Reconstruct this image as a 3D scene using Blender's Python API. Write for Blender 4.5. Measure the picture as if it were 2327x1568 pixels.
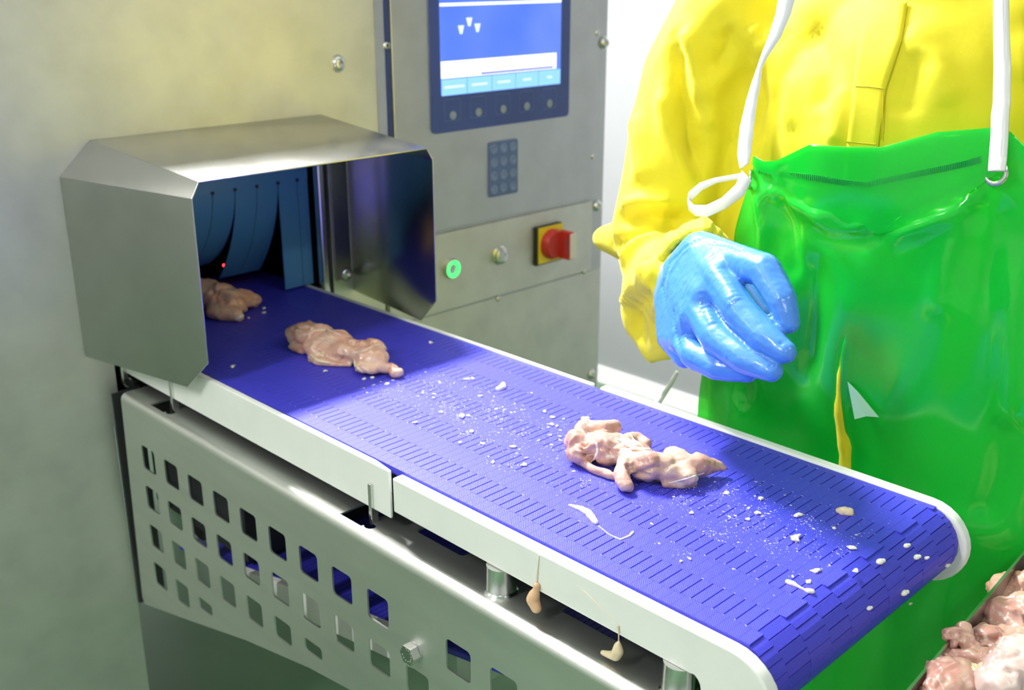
import bpy, bmesh, math, random
import numpy as np
from mathutils import Vector, Matrix
from mathutils.bvhtree import BVHTree

random.seed(7)
for o in list(bpy.data.objects):
    bpy.data.objects.remove(o, do_unlink=True)
SC = bpy.context.scene
COL = SC.collection
PI = math.pi

# ------------------------------------------------------------------ camera
FPX, CX, CY = 2447.0, 1163.5, 784.0
PITCH = math.atan(864 / FPX)
AZ = math.radians(44.6)
CAM = Vector((1.645, -0.923, 1.530))
_h = Vector((-math.cos(AZ), math.sin(AZ), 0))
_r = Vector((math.sin(AZ), math.cos(AZ), 0))
_f = _h * math.cos(PITCH) - Vector((0, 0, 1)) * math.sin(PITCH)
_u = _h * math.sin(PITCH) + Vector((0, 0, 1)) * math.cos(PITCH)
cam = bpy.data.cameras.new('camera')
cam_o = bpy.data.objects.new('camera', cam)
COL.objects.link(cam_o)
cam.sensor_fit = 'HORIZONTAL'
cam.sensor_width = 36
cam.lens = 36 * FPX / 2327
cam.clip_start = 0.02
cam_o.matrix_world = Matrix(((_r.x, _u.x, -_f.x, CAM.x), (_r.y, _u.y, -_f.y, CAM.y),
                             (_r.z, _u.z, -_f.z, CAM.z), (0, 0, 0, 1)))
cam.dof.use_dof = True
cam.dof.focus_distance = 1.17
cam.dof.aperture_fstop = 6.3
SC.camera = cam_o


def ray(u, v):
    return ((u - CX) * _r - (v - CY) * _u + FPX * _f).normalized()


def hit(u, v, ax, val):
    d = ray(u, v)
    return CAM + d * ((val - CAM[ax]) / d[ax])


def PY(u, v, y):
    return hit(u, v, 1, y)


# ------------------------------------------------------------------ light
vs = SC.view_settings
SC.display_settings.display_device = 'sRGB'
vs.view_transform = 'Standard'
vs.look = 'None'
vs.gamma = 1.0
vs.use_curve_mapping = False
vs.exposure = 0.45
world = bpy.data.worlds.new('world')
SC.world = world
world.use_nodes = True
world.node_tree.nodes['Background'].inputs[0].default_value = (0.9, 0.95, 1.0, 1)
world.node_tree.nodes['Background'].inputs[1].default_value = 0.10

CEIL = 2.80
# fluorescent fixtures of the ceiling: x, y, size along X, size along Y, watts
FIXTURES = [(-0.58, 0.32, 0.20, 0.7, 165), (2.6, 0.10, 0.20, 1.2, 8),
            (0.60, -2.3, 0.20, 1.2, 36), (2.6, -2.3, 0.20, 1.2, 12), (-1.2, -2.3, 0.20, 1.2, 14)]


# ------------------------------------------------------------------ helpers
MATS = {}


def s2l(c):
    return tuple(((x / 255) / 12.92 if x / 255 <= 0.04045 else ((x / 255 + 0.055) / 1.055) ** 2.4) for x in c)


def mat(name, color=(0.8, 0.8, 0.8), rough=0.5, metal=0.0, spec=0.5, coat=0.0, emit=None, estr=0.0,
        noise=None, bump=None, sss=0.0, alpha=None, trans=0.0):
    """noise=(scale, color2, lo, hi); bump=(scale, strength, dist)"""
    if name in MATS:
        return MATS[name]
    m = bpy.data.materials.new(name)
    m.use_nodes = True
    nt = m.node_tree
    b = nt.nodes['Principled BSDF']
    b.inputs['Base Color'].default_value = (*color, 1)
    b.inputs['Roughness'].default_value = rough
    b.inputs['Metallic'].default_value = metal
    b.inputs['Specular IOR Level'].default_value = spec
    b.inputs['Coat Weight'].default_value = coat
    b.inputs['Coat Roughness'].default_value = 0.12
    if sss:
        b.inputs['Subsurface Weight'].default_value = sss
        b.inputs['Subsurface Radius'].default_value = (0.012, 0.005, 0.003)
        b.inputs['Subsurface Scale'].default_value = 0.6
    if emit:
        b.inputs['Emission Color'].default_value = (*emit, 1)
        b.inputs['Emission Strength'].default_value = estr
    if trans:
        b.inputs['Transmission Weight'].default_value = trans
    if alpha is not None:
        b.inputs['Alpha'].default_value = alpha
    tc = nt.nodes.new('ShaderNodeTexCoord')
    if noise:
        n = nt.nodes.new('ShaderNodeTexNoise')
        n.inputs['Scale'].default_value = noise[0]
        n.inputs['Detail'].default_value = 5
        nt.links.new(tc.outputs['Object'], n.inputs['Vector'])
        r = nt.nodes.new('ShaderNodeValToRGB')
        r.color_ramp.elements[0].position = noise[2]
        r.color_ramp.elements[0].color = (*color, 1)
        r.color_ramp.elements[1].position = noise[3]
        r.color_ramp.elements[1].color = (*noise[1], 1)
        nt.links.new(n.outputs['Fac'], r.inputs['Fac'])
        nt.links.new(r.outputs['Color'], b.inputs['Base Color'])
    if bump:
        n = nt.nodes.new('ShaderNodeTexNoise')
        n.inputs['Scale'].default_value = bump[0]
        n.inputs['Detail'].default_value = 3
        nt.links.new(tc.outputs['Object'], n.inputs['Vector'])
        bp = nt.nodes.new('ShaderNodeBump')
        bp.inputs['Strength'].default_value = bump[1]
        bp.inputs['Distance'].default_value = bump[2]
        nt.links.new(n.outputs['Fac'], bp.inputs['Height'])
        nt.links.new(bp.outputs['Normal'], b.inputs['Normal'])
    MATS[name] = m
    return m


def steel(name, color=(0.62, 0.62, 0.60), rough=0.38, stretch=(3, 3, 3), blotch=0.18):
    """stainless sheet: metallic, blotchy roughness, faint brushing"""
    m = mat(name, color, rough, 1.0)
    nt = m.node_tree
    b = nt.nodes['Principled BSDF']
    tc = nt.nodes.new('ShaderNodeTexCoord')
    mp = nt.nodes.new('ShaderNodeMapping')
    mp.inputs['Scale'].default_value = stretch
    nt.links.new(tc.outputs['Object'], mp.inputs['Vector'])
    n = nt.nodes.new('ShaderNodeTexNoise')
    n.inputs['Scale'].default_value = 4.0
    n.inputs['Detail'].default_value = 8
    n.inputs['Roughness'].default_value = 0.65
    nt.links.new(mp.outputs['Vector'], n.inputs['Vector'])
    r = nt.nodes.new('ShaderNodeMapRange')
    r.inputs['From Min'].default_value = 0.3
    r.inputs['From Max'].default_value = 0.7
    r.inputs['To Min'].default_value = rough - 0.03
    r.inputs['To Max'].default_value = rough + 0.03
    nt.links.new(n.outputs['Fac'], r.inputs['Value'])
    nt.links.new(r.outputs['Result'], b.inputs['Roughness'])
    n2 = nt.nodes.new('ShaderNodeTexNoise')
    n2.inputs['Scale'].default_value = 9.0
    n2.inputs['Detail'].default_value = 7
    nt.links.new(mp.outputs['Vector'], n2.inputs['Vector'])
    rr = nt.nodes.new('ShaderNodeValToRGB')
    rr.color_ramp.elements[0].position = 0.32
    rr.color_ramp.elements[0].color = (*[c * (1 - blotch) for c in color], 1)
    rr.color_ramp.elements[1].position = 0.6
    rr.color_ramp.elements[1].color = (*color, 1)
    nt.links.new(n2.outputs['Fac'], rr.inputs['Fac'])
    nt.links.new(rr.outputs['Color'], b.inputs['Base Color'])
    return m


class MB:
    def __init__(s):
        s.v = []
        s.f = []

    def add(s, v, f):
        n = len(s.v)
        s.v += [tuple(p) for p in v]
        s.f += [tuple(i + n for i in q) for q in f]
        return s

    def box(s, x0, x1, y0, y1, z0, z1):
        v = [(x, y, z) for z in (z0, z1) for y in (y0, y1) for x in (x0, x1)]
        return s.add(v, [(0, 2, 3, 1), (4, 5, 7, 6), (0, 1, 5, 4), (2, 6, 7, 3), (0, 4, 6, 2), (1, 3, 7, 5)])

    def prism(s, poly, vec):
        n = len(poly)
        a = [Vector(p) for p in poly]
        b = [p + Vector(vec) for p in a]
        f = [tuple(range(n))[::-1], tuple(range(n, 2 * n))]
        f += [(i, (i + 1) % n, n + (i + 1) % n, n + i) for i in range(n)]
        return s.add(a + b, f)

    def cyl(s, p0, p1, r0, r1=None, seg=20, cap=True):
        p0, p1 = Vector(p0), Vector(p1)
        r1 = r0 if r1 is None else r1
        d = (p1 - p0).normalized()
        q = d.to_track_quat('Z', 'Y')
        e1, e2 = q @ Vector((1, 0, 0)), q @ Vector((0, 1, 0))
        v = []
        for p, r in ((p0, r0), (p1, r1)):
            for i in range(seg):
                a = 2 * PI * i / seg
                v.append(p + e1 * (r * math.cos(a)) + e2 * (r * math.sin(a)))
        f = [(i, (i + 1) % seg, seg + (i + 1) % seg, seg + i) for i in range(seg)]
        if cap:
            f += [tuple(range(seg))[::-1], tuple(range(seg, 2 * seg))]
        return s.add(v, f)

    def lathe(s, p, d, prof, seg=24):
        """prof: list of (radius, distance along d)"""
        p, d = Vector(p), Vector(d).normalized()
        q = d.to_track_quat('Z', 'Y')
        e1, e2 = q @ Vector((1, 0, 0)), q @ Vector((0, 1, 0))
        v, f = [], []
        for r, h in prof:
            for i in range(seg):
                a = 2 * PI * i / seg
                v.append(p + d * h + e1 * (r * math.cos(a)) + e2 * (r * math.sin(a)))
        for k in range(len(prof) - 1):
            for i in range(seg):
                j = (i + 1) % seg
                f.append((k * seg + i, k * seg + j, (k + 1) * seg + j, (k + 1) * seg + i))
        f.append(tuple(range(seg))[::-1])
        f.append(tuple(range((len(prof) - 1) * seg, len(prof) * seg)))
        return s.add(v, f)

    def tube(s, path, rad, seg=8):
        path = [Vector(p) for p in path]
        n = len(path)
        rad = rad if isinstance(rad, (list, tuple)) else [rad] * n
        v, f = [], []
        up = Vector((0, 0, 1))
        for i, p in enumerate(path):
            t = (path[min(i + 1, n - 1)] - path[max(i - 1, 0)]).normalized()
            if abs(t.dot(up)) > 0.95:
                up = Vector((1, 0, 0))
            e1 = t.cross(up).normalized()
            e2 = t.cross(e1).normalized()
            for k in range(seg):
                a = 2 * PI * k / seg
                v.append(p + e1 * (rad[i] * math.cos(a)) + e2 * (rad[i] * math.sin(a)))
        for i in range(n - 1):
            for k in range(seg):
                j = (k + 1) % seg
                f.append((i * seg + k, i * seg + j, (i + 1) * seg + j, (i + 1) * seg + k))
        f.append(tuple(range(seg))[::-1])
        f.append(tuple(range((n - 1) * seg, n * seg)))
        return s.add(v, f)

    def ico(s, c, rad, sub=2, rot=None):
        bm = bmesh.new()
        bmesh.ops.create_icosphere(bm, subdivisions=sub, radius=1.0)
        rad = rad if isinstance(rad, (list, tuple)) else (rad,) * 3
        R = rot if rot is not None else Matrix.Identity(3)
        v = [Vector(c) + R @ Vector((p.co.x * rad[0], p.co.y * rad[1], p.co.z * rad[2])) for p in bm.verts]
        f = [tuple(q.index for q in fc.verts) for fc in bm.faces]
        bm.free()
        return s.add(v, f)

    def cap(s, p0, p1, r0, r1=None, sub=2):
        """tapered capsule = hull of two spheres; r may be a number"""
        r1 = r0 if r1 is None else r1
        bm = bmesh.new()
        for p, r in ((p0, r0), (p1, r1)):
            bmesh.ops.create_icosphere(bm, subdivisions=sub, radius=r, matrix=Matrix.Translation(Vector(p)))
        res = bmesh.ops.convex_hull(bm, input=bm.verts[:])
        kill = [g for g in res['geom_interior'] + res['geom_unused'] if isinstance(g, bmesh.types.BMVert)]
        bmesh.ops.delete(bm, geom=list(set(kill)), context='VERTS')
        bm.verts.index_update()
        v = [p.co.copy() for p in bm.verts]
        f = [tuple(q.index for q in fc.verts) for fc in bm.faces]
        bm.free()
        return s.add(v, f)

    def hull(s, items, sub=2):
        bm = bmesh.new()
        for p, r in items:
            bmesh.ops.create_icosphere(bm, subdivisions=sub, radius=r, matrix=Matrix.Translation(Vector(p)))
        res = bmesh.ops.convex_hull(bm, input=bm.verts[:])
        kill = [g for g in res['geom_interior'] + res['geom_unused'] if isinstance(g, bmesh.types.BMVert)]
        bmesh.ops.delete(bm, geom=list(set(kill)), context='VERTS')
        bm.verts.index_update()
        v = [p.co.copy() for p in bm.verts]
        f = [tuple(q.index for q in fc.verts) for fc in bm.faces]
        bm.free()
        return s.add(v, f)

    def chain(s, pts, rads):
        for i in range(len(pts) - 1):
            s.cap(pts[i], pts[i + 1], rads[i], rads[i + 1])
        return s

    def plate(s, outer, holes, fn, th):
        """flat sheet with holes; fn maps (a, b, t) to 3-D, t in 0..th"""
        bm = bmesh.new()
        loops, edges = [], []
        for lp in [outer] + list(holes):
            vs_ = [bm.verts.new((p[0], p[1], 0)) for p in lp]
            loops.append(vs_)
            for i in range(len(vs_)):
                edges.append(bm.edges.new((vs_[i], vs_[(i + 1) % len(vs_)])))
        bmesh.ops.triangle_fill(bm, use_beauty=True, use_dissolve=False, edges=edges)
        bm.verts.index_update()
        n = len(bm.verts)
        co = [(p.co.x, p.co.y) for p in bm.verts]
        v = [fn(a, b, 0) for a, b in co] + [fn(a, b, th) for a, b in co]
        f = []
        for fc in bm.faces:
            q = [x.index for x in fc.verts]
            f.append(tuple(q[::-1]))
            f.append(tuple(i + n for i in q))
        for vs_ in loops:
            m = len(vs_)
            for i in range(m):
                a, b = vs_[i].index, vs_[(i + 1) % m].index
                f.append((a, b, b + n, a + n))
        bm.free()
        return s.add(v, f)

    def mesh(s, name='m', smooth=None, recalc=True):
        me = bpy.data.meshes.new(name)
        me.from_pydata([tuple(p) for p in s.v], [], s.f)
        if recalc:
            bm = bmesh.new()
            bm.from_mesh(me)
            bmesh.ops.recalc_face_normals(bm, faces=bm.faces)
            bm.to_mesh(me)
            bm.free()
        if smooth is not None:
            me.shade_smooth()
            me.set_sharp_from_angle(angle=math.radians(smooth))
        return me

    def build(s, name, m, parent=None, smooth=None, bevel=0, bseg=2, recalc=True):
        return link(name, s.mesh(name, smooth, recalc), m, parent, bevel, bseg)


def link(name, me, m, parent=None, bevel=0, bseg=2):
    o = bpy.data.objects.new(name, me)
    COL.objects.link(o)
    if m is not None and not me.materials:
        me.materials.append(m if not isinstance(m, str) else MATS[m])
    if parent is not None:
        o.parent = parent
        off = Vector((0, 0, 0))
        p = parent
        while p is not None:
            off += Vector(p.location)
            p = p.parent
        o.location = -off
    if bevel:
        b = o.modifiers.new('bevel', 'BEVEL')
        b.width = bevel
        b.segments = bseg
        b.limit_method = 'ANGLE'
        b.angle_limit = math.radians(35)
        b.harden_normals = False
    return o


def tag(o, label, cat=None, group=None, kind=None):
    if label:
        o['label'] = label
    if cat:
        o['category'] = cat
    if group:
        o['group'] = group
    if kind:
        o['kind'] = kind
    return o


def thing(name, label, cat, loc=(0, 0, 0), group=None):
    o = bpy.data.objects.new(name, None)
    o.empty_display_size = 0.05
    COL.objects.link(o)
    o.location = loc
    return tag(o, label, cat, group)


def recenter(o):
    """put the origin of a single-mesh thing at the middle of its base"""
    c = np.array([v.co[:] for v in o.data.vertices])
    p = Vector(((c[:, 0].min() + c[:, 0].max()) / 2, (c[:, 1].min() + c[:, 1].max()) / 2, c[:, 2].min()))
    o.data.transform(Matrix.Translation(-p))
    o.location = Vector(o.location) + p
    return o


def remeshed(mb, voxel, smooth=6, factor=0.5, name='blob'):
    """fuse overlapping closed shapes into one continuous surface"""
    me = mb.mesh(name)
    o = bpy.data.objects.new('tmp', me)
    COL.objects.link(o)
    r = o.modifiers.new('r', 'REMESH')
    r.mode = 'VOXEL'
    r.voxel_size = voxel
    if smooth:
        sm = o.modifiers.new('s', 'SMOOTH')
        sm.factor = factor
        sm.iterations = smooth
    dg = bpy.context.evaluated_depsgraph_get()
    out = bpy.data.meshes.new_from_object(o.evaluated_get(dg))
    out.name = name
    bpy.data.objects.remove(o, do_unlink=True)
    bpy.data.meshes.remove(me)
    out.shade_smooth()
    return out


def vnoise(P, seed, scale):
    """smooth pseudo-random field from summed sines, P (n,3)"""
    rng = np.random.RandomState(seed)
    out = np.zeros(len(P))
    for k in range(10):
        d = rng.normal(size=3)
        d /= np.linalg.norm(d)
        w = scale * (0.6 + 1.6 * rng.rand())
        out += np.sin(P @ d * w + rng.rand() * 6.283 + 1.3 * np.sin(P @ np.roll(d, 1) * w * 0.7 + rng.rand() * 6)) / 10
    return out


def sculpt(me, folds=(), noise=(), creases=None):
    """folds: (pixel path, width m, amp m) traced on the surface; noise: (seed, scale, amp)"""
    n = len(me.vertices)
    co = np.empty(n * 3)
    me.vertices.foreach_get('co', co)
    co = co.reshape(-1, 3)
    no = np.empty(n * 3)
    me.vertices.foreach_get('normal', no)
    no = no.reshape(-1, 3)
    if folds:
        bvh = BVHTree.FromPolygons([tuple(c) for c in co], [tuple(p.vertices) for p in me.polygons])
    disp = np.zeros(n)
    for path, w, amp in folds:
        pts = []
        for i in range(len(path) - 1):
            a, b = Vector(path[i]), Vector(path[i + 1])
            k = max(2, int((b - a).length / 8))
            pts += [a.lerp(b, t / k) for t in range(k)]
        pts.append(Vector(path[-1]))
        S = []
        for p in pts:
            h_ = bvh.ray_cast(CAM, ray(p.x, p.y))
            if h_[0] is not None:
                S.append(h_[0])
        if not S:
            continue
        S = np.array([tuple(p) for p in S])
        lo, hi = S.min(0) - 3 * w, S.max(0) + 3 * w
        idx = np.where(np.all((co > lo) & (co < hi), axis=1))[0]
        if len(idx) == 0:
            continue
        d2 = np.full(len(idx), 1e9)
        best = np.zeros(len(idx))
        for j, q in enumerate(S):
            dd = ((co[idx] - q) ** 2).sum(1)
            m_ = dd < d2
            d2[m_] = dd[m_]
            best[m_] = j / max(1, len(S) - 1)
        taper = np.clip(np.minimum(best, 1 - best) * 5 + 0.25, 0, 1)
        disp[idx] += amp * np.exp(-d2 / (w * w)) * taper
    if creases:
        seed_, cnt, ln_, w, amp = creases
        rng = np.random.RandomState(seed_)
        if not folds:
            bvh = BVHTree.FromPolygons([tuple(c) for c in co], [tuple(p.vertices) for p in me.polygons])
        for k in range(cnt):
            i0 = rng.randint(n)
            nv_ = Vector(no[i0])
            d_ = nv_.cross(Vector(rng.normal(size=3))).normalized()
            side = nv_.cross(d_)
            cur = rng.uniform(-.6, .6)
            S = []
            for q in np.linspace(-.5, .5, 12):
                p_ = Vector(co[i0]) + d_ * (q * ln_) + side * (cur * q * q * ln_ * 2)
                h_ = bvh.find_nearest(p_)
                S.append(h_[0])
            S = np.array([tuple(p) for p in S])
            idx = np.where(np.all((co > S.min(0) - 3 * w) & (co < S.max(0) + 3 * w), axis=1))[0]
            if len(idx) == 0:
                continue
            dd = ((co[idx][:, None, :] - S[None]) ** 2).sum(2).min(1)
            disp[idx] += amp * rng.uniform(.5, 1.2) * (1 if rng.rand() < .3 else -1) * np.exp(-dd / (w * w))
    for seed, scale, amp in noise:
        disp += amp * vnoise(co, seed, scale)
    co = co + no * disp[:, None]
    me.vertices.foreach_set('co', co.ravel())
    me.update()
    return me


def rrect(y0, y1, z0, z1, r, seg=4):
    pts = []
    for cy, cz, a0 in ((y1 - r, z1 - r, 0), (y0 + r, z1 - r, 90), (y0 + r, z0 + r, 180), (y1 - r, z0 + r, 270)):
        for k in range(seg + 1):
            a = math.radians(a0 + 90 * k / seg)
            pts.append((cy + r * math.cos(a), cz + r * math.sin(a)))
    return pts


# ------------------------------------------------------------------ materials
steel('steel_cabinet', (0.73, 0.72, 0.69), 0.54, (1.5, 1.5, 1.5), 0.10)
steel('steel_column', (0.58, 0.59, 0.605), 0.42, (1.5, 1.5, 1.5), 0.08)
steel('steel_hood', (0.47, 0.47, 0.455), 0.23, (2, 2, 2), 0.06)
steel('steel_guard', (0.70, 0.71, 0.67), 0.46, (0.8, 4, 4), 0.06)
steel('steel_bright', (0.72, 0.72, 0.71), 0.22, (3, 3, 3), 0.08)
steel('steel_tub', (0.62, 0.60, 0.58), 0.30, (2, 2, 2))
mat('dark_shade', (0.012, 0.014, 0.016), 0.6)
mat('black_rubber', (0.012, 0.012, 0.013), 0.5)
mat('rail_white', (0.86, 0.88, 0.84), 0.42, noise=(14, (0.80, 0.83, 0.79), 0.45, 0.75))
mat('curtain_blue', (0.075, 0.26, 0.52), 0.45)
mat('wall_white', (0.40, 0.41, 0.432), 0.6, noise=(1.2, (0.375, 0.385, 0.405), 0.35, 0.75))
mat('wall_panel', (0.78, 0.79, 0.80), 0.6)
mat('cove_white', (0.92, 0.92, 0.92), 0.5)
mat('ceiling_white', (0.85, 0.86, 0.86), 0.8)
mat('floor_green', (0.115, 0.225, 0.125), 0.35, noise=(3.0, (0.145, 0.265, 0.15), 0.35, 0.7), bump=(60, 0.15, 0.002))
mat('fixture_white', (0.85, 0.85, 0.85), 0.5)


def belt_material():
    m = mat('belt_blue', (0.052, 0.050, 0.60), 0.42)
    nt = m.node_tree
    b = nt.nodes['Principled BSDF']
    tc = nt.nodes.new('ShaderNodeTexCoord')
    mp = nt.nodes.new('ShaderNodeMapping')
    mp.inputs['Rotation'].default_value = (0, 0, math.radians(45))
    mp.inputs['Scale'].default_value = (1, 1, 0)
    nt.links.new(tc.outputs['Object'], mp.inputs['Vector'])
    v = nt.nodes.new('ShaderNodeTexVoronoi')
    v.inputs['Scale'].default_value = 520
    v.inputs['Randomness'].default_value = 0.0
    nt.links.new(mp.outputs['Vector'], v.inputs['Vector'])
    bp = nt.nodes.new('ShaderNodeBump')
    bp.inputs['Strength'].default_value = 0.5
    bp.inputs['Distance'].default_value = 0.0006
    bp.invert = True
    nt.links.new(v.outputs['Distance'], bp.inputs['Height'])
    nt.links.new(bp.outputs['Normal'], b.inputs['Normal'])
    return m


belt_material()

# ------------------------------------------------------------------ room
WB = 2.09      # back wall
X0, X1, Y0 = -3.4, 4.6, -4.4
tag(MB().box(X0, X1, Y0, WB + 0.1, -0.10, 0.0).build('floor', MATS['floor_green']),
    'green resin floor under the conveyor', kind='structure')
tag(MB().box(X0, X1, Y0, WB + 0.1, CEIL, CEIL + 0.08).build('ceiling', MATS['ceiling_white']),
    'white panel ceiling', kind='structure')
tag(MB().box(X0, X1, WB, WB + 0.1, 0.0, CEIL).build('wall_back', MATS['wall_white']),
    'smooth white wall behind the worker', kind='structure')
tag(MB().box(X0 - 0.1, X0, Y0, WB + 0.1, 0.0, CEIL).build('wall_left', MATS['wall_panel']),
    'white wall behind the machine', kind='structure')
tag(MB().box(X1, X1 + 0.1, Y0, WB + 0.1, 0.0, CEIL).build('wall_right', MATS['wall_panel']),
    'white wall to the right', kind='structure')
tag(MB().box(X0, X1, Y0 - 0.1, Y0, 0.0, CEIL).build('wall_front', MATS['wall_panel']),
    'white wall behind the viewer', kind='structure')
tag(MB().prism([(X0, WB, 0), (X0, WB, 0.055), (X0, WB - 0.010, 0.055), (X0, WB - 0.018, 0.02), (X0, WB - 0.030, 0.0)],
               (X1 - X0, 0, 0)).build('baseboard_back', MATS['cove_white']),
    'white coved skirting along the wall foot', kind='structure')
for i, (x, y, ln, w, p) in enumerate(FIXTURES):
    t = thing('ceiling_light', 'white fluorescent light fixture on the ceiling', 'ceiling light', (x, y, CEIL),
              'fluorescent ceiling fixtures')
    MB().box(x - ln / 2 - .03, x + ln / 2 + .03, y - w / 2 - .03, y + w / 2 + .03, CEIL - 0.05, CEIL).build(
        'housing', MATS['fixture_white'], t)
    li = bpy.data.lights.new('tube_light', 'AREA')
    li.shape = 'RECTANGLE'
    li.size = ln
    li.size_y = w
    li.energy = p
    li.color = (1.0, 0.985, 0.96)
    lo = bpy.data.objects.new('tube_light', li)
    COL.objects.link(lo)
    lo.parent = t
    lo.location = (0, 0, -0.055)

# ------------------------------------------------------------------ inspection machine
MC = thing('inspection_machine', 'tall stainless steel inspection machine with a touch screen and a tunnel opening',
           'machine', (-0.45, 0.0, 0.0))
HT = 1.70
b = MB()
b.box(-1.2, -0.004, -1.15, -0.236, 0.13, HT - .002)
b.box(-1.2, -0.004, -0.236, 0.343, 1.215, HT - .002)
b.box(-1.2, -0.004, -0.236, -0.222, 0.80, 1.215)
b.box(-1.2, -0.004, 0.222, 0.343, 0.80, 1.215)
b.box(-1.2, -0.004, -0.222, 0.222, 0.80, 0.84)
b.build('cabinet_body', MATS['steel_cabinet'], MC)
b = MB()
b.box(-1.2, -0.001, 0.349, 1.003, 0.46, HT - .002)  # unseen depth stretched back to keep the floor behind in shade
b.build('control_column', MATS['steel_column'], MC, bevel=0.002)
for (x, y) in ((-.06, -1.08), (-.06, -.31), (-1.14, -1.08), (-1.14, -.31)):
    MB().lathe((x, y, 0), (0, 0, 1), [(0.035, 0), (0.035, 0.012), (0.016, 0.02), (0.016, 0.14)], 14).build(
        'foot', MATS['steel_bright'], MC, smooth=40)
for (x, y) in ((-.05, .95), (-1.15, .40), (-1.15, .95)):
    MB().box(x - .025, x + .025, y - .025, y + .025, 0, .46).build('stand_leg', MATS['steel_column'], MC)
fp = lambda a, c, t: (-0.0035 + t, a, c)
MB().plate([(-1.15, .13), (-.236, .13), (-.236, .80), (.343, .80), (.343, HT), (-1.15, HT)],
           [rrect(-.222, .222, .84, 1.215, .02)], fp, 0.0035).build('face_panel', MATS['steel_cabinet'], MC)
# tunnel walls coloured near black to paint in the shade behind the opening
b = MB()
b.box(-0.9, -0.89, -.222, .222, .84, 1.215)
b.box(-0.89, -0.012, -.222, -.218, .84, 1.215)
b.box(-0.89, -0.012, .218, .222, .84, 1.215)
b.box(-0.89, -0.012, -.218, .218, 1.205, 1.215)
b.box(-0.89, -0.012, -.218, .218, .84, .85)
b.build('tunnel_shade', MATS['dark_shade'], MC)
b = MB()
b.plate(rrect(-.213, .213, .86, 1.206, .016), [rrect(-.199, .199, .874, 1.192, .01)],
        lambda a, c, t: (-0.016 + t, a, c), 0.018)
b.build('opening_frame', MATS['steel_bright'], MC, bevel=0.003)
# small red sensor light inside the tunnel
q = hit(509, 603, 0, -0.16)
MB().ico(q, 0.0028, 2).build('sensor_light', mat('red_led', (0.5, 0, 0), 0.4, emit=(1.0, 0.03, 0.04), estr=5.0), MC, smooth=60)
# strip curtain
slits = [-.197, -.175, -.131, -.087, -.043, .001, .045, .089, .133, .174, .197]
b = MB().box(-0.032, -0.029, -.197, .197, 1.158, 1.20)
b.build('curtain_header', MATS['curtain_blue'], MC)
for i in range(len(slits) - 1):
    ya, yb = slits[i] + .0006, slits[i + 1] - .0006
    bend = 0.0 if slits[i] >= 0.132 else (0.085 if slits[i] > 0.04 else 0.118)
    if slits[i] < -0.05:
        bend = 0.125
    zb = 0.957
    b = MB()
    N = 12
    v, f = [], []
    for k in range(N + 1):
        t = k / N
        L = 1.158 - zb
        x = -0.0305 - bend * t ** 1.7
        z = 1.158 - L * t + (bend ** 2 / L) * 0.62 * t ** 2.4
        for yy in (ya, yb):
            for dx in (-0.0012, 0.0012):
                v.append((x + dx, yy, z))
    for k in range(N):
        o_ = 4 * k
        f += [(o_, o_ + 4, o_ + 6, o_ + 2), (o_ + 1, o_ + 3, o_ + 7, o_ + 5), (o_, o_ + 1, o_ + 5, o_ + 4), (o_ + 2, o_ + 6, o_ + 7, o_ + 3)]
    f += [(0, 2, 3, 1), (4 * N, 4 * N + 1, 4 * N + 3, 4 * N + 2)]
    b.add(v, f).build('curtain_strip', MATS['curtain_blue'], MC, smooth=40)
for y in slits[1:-1]:
    MB().cyl((-0.0285, y, 1.158), (-0.0275, y, 1.158), 0.0034, seg=14).build('slit_hole', MATS['dark_shade'], MC)  # black disc standing in for the shade inside the hole


def button_bolt(y, z, r, parent=MC, x=0.0):
    b = MB().lathe((x, y, z), (1, 0, 0), [(r * 1.18, 0), (r * 1.18, r * .10), (r, r * .12), (r * .97, r * .35), (r * .8, r * .6),
                                          (r * .52, r * .72), (r * .42, r * .72), (r * .40, r * .35)], 20)
    return b.build('bolt', MATS['steel_bright'], parent, smooth=50)


for y, z, r in ((.258, 1.362, .0135), (.250, .972, .013), (.990, 1.364, .0125), (.980, .993, .0125), (.975, .569, .0125),
                (.369, 1.388, .0075)):
    button_bolt(y, z, r)
for y, z, r in ((.959, 1.387, .006), (.954, 1.113, .006)):
    button_bolt(y, z, r, x=0.005)
for y, z in ((.655, .834), (.94, .84)):
    button_bolt(y, z, .0065, x=0.0)
# column front: blue gasket strip, control door, lower switch panel, bottom cover
MB().box(-.001, 0.0035, .366, .375, .99, HT - .01).build('gasket_strip', mat('gasket_blue', (0.03, 0.05, 0.20), 0.5), MC)
MB().box(-.003, 0.0015, .3432, .3655, .99, HT - .01).build('hinge_strip', MATS['steel_bright'], MC)
MB().box(-.001, 0.006, .378, .962, 1.016, HT - .01).build('control_door', MATS['steel_column'], MC, bevel=0.0015)
MB().box(-.001, 0.0035, .352, .962, .842, 1.009).build('switch_panel', MATS['steel_cabinet'], MC, bevel=0.0012)
MB().box(-.001, 0.0012, .352, .998, .465, .838).build('lower_cover', MATS['steel_cabinet'], MC)
# display
mat('bezel_blue', (0.045, 0.075, 0.28), 0.35, noise=(6, (0.055, 0.09, 0.33), 0.3, 0.7))
xp = lambda x: (lambda a, c, t: (x + t, a, c))
BZ = MB().plate(rrect(.470, .866, 1.214, 1.59, .010), [], xp(.006), 0.004).build('display_bezel', MATS['bezel_blue'], MC)
tag(BZ, 'dark blue membrane bezel around the screen')
SCR = mat('screen_blue', (0.02, 0.05, 0.3), 0.25, emit=(0.085, 0.19, 0.75), estr=0.85, noise=None)
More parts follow.
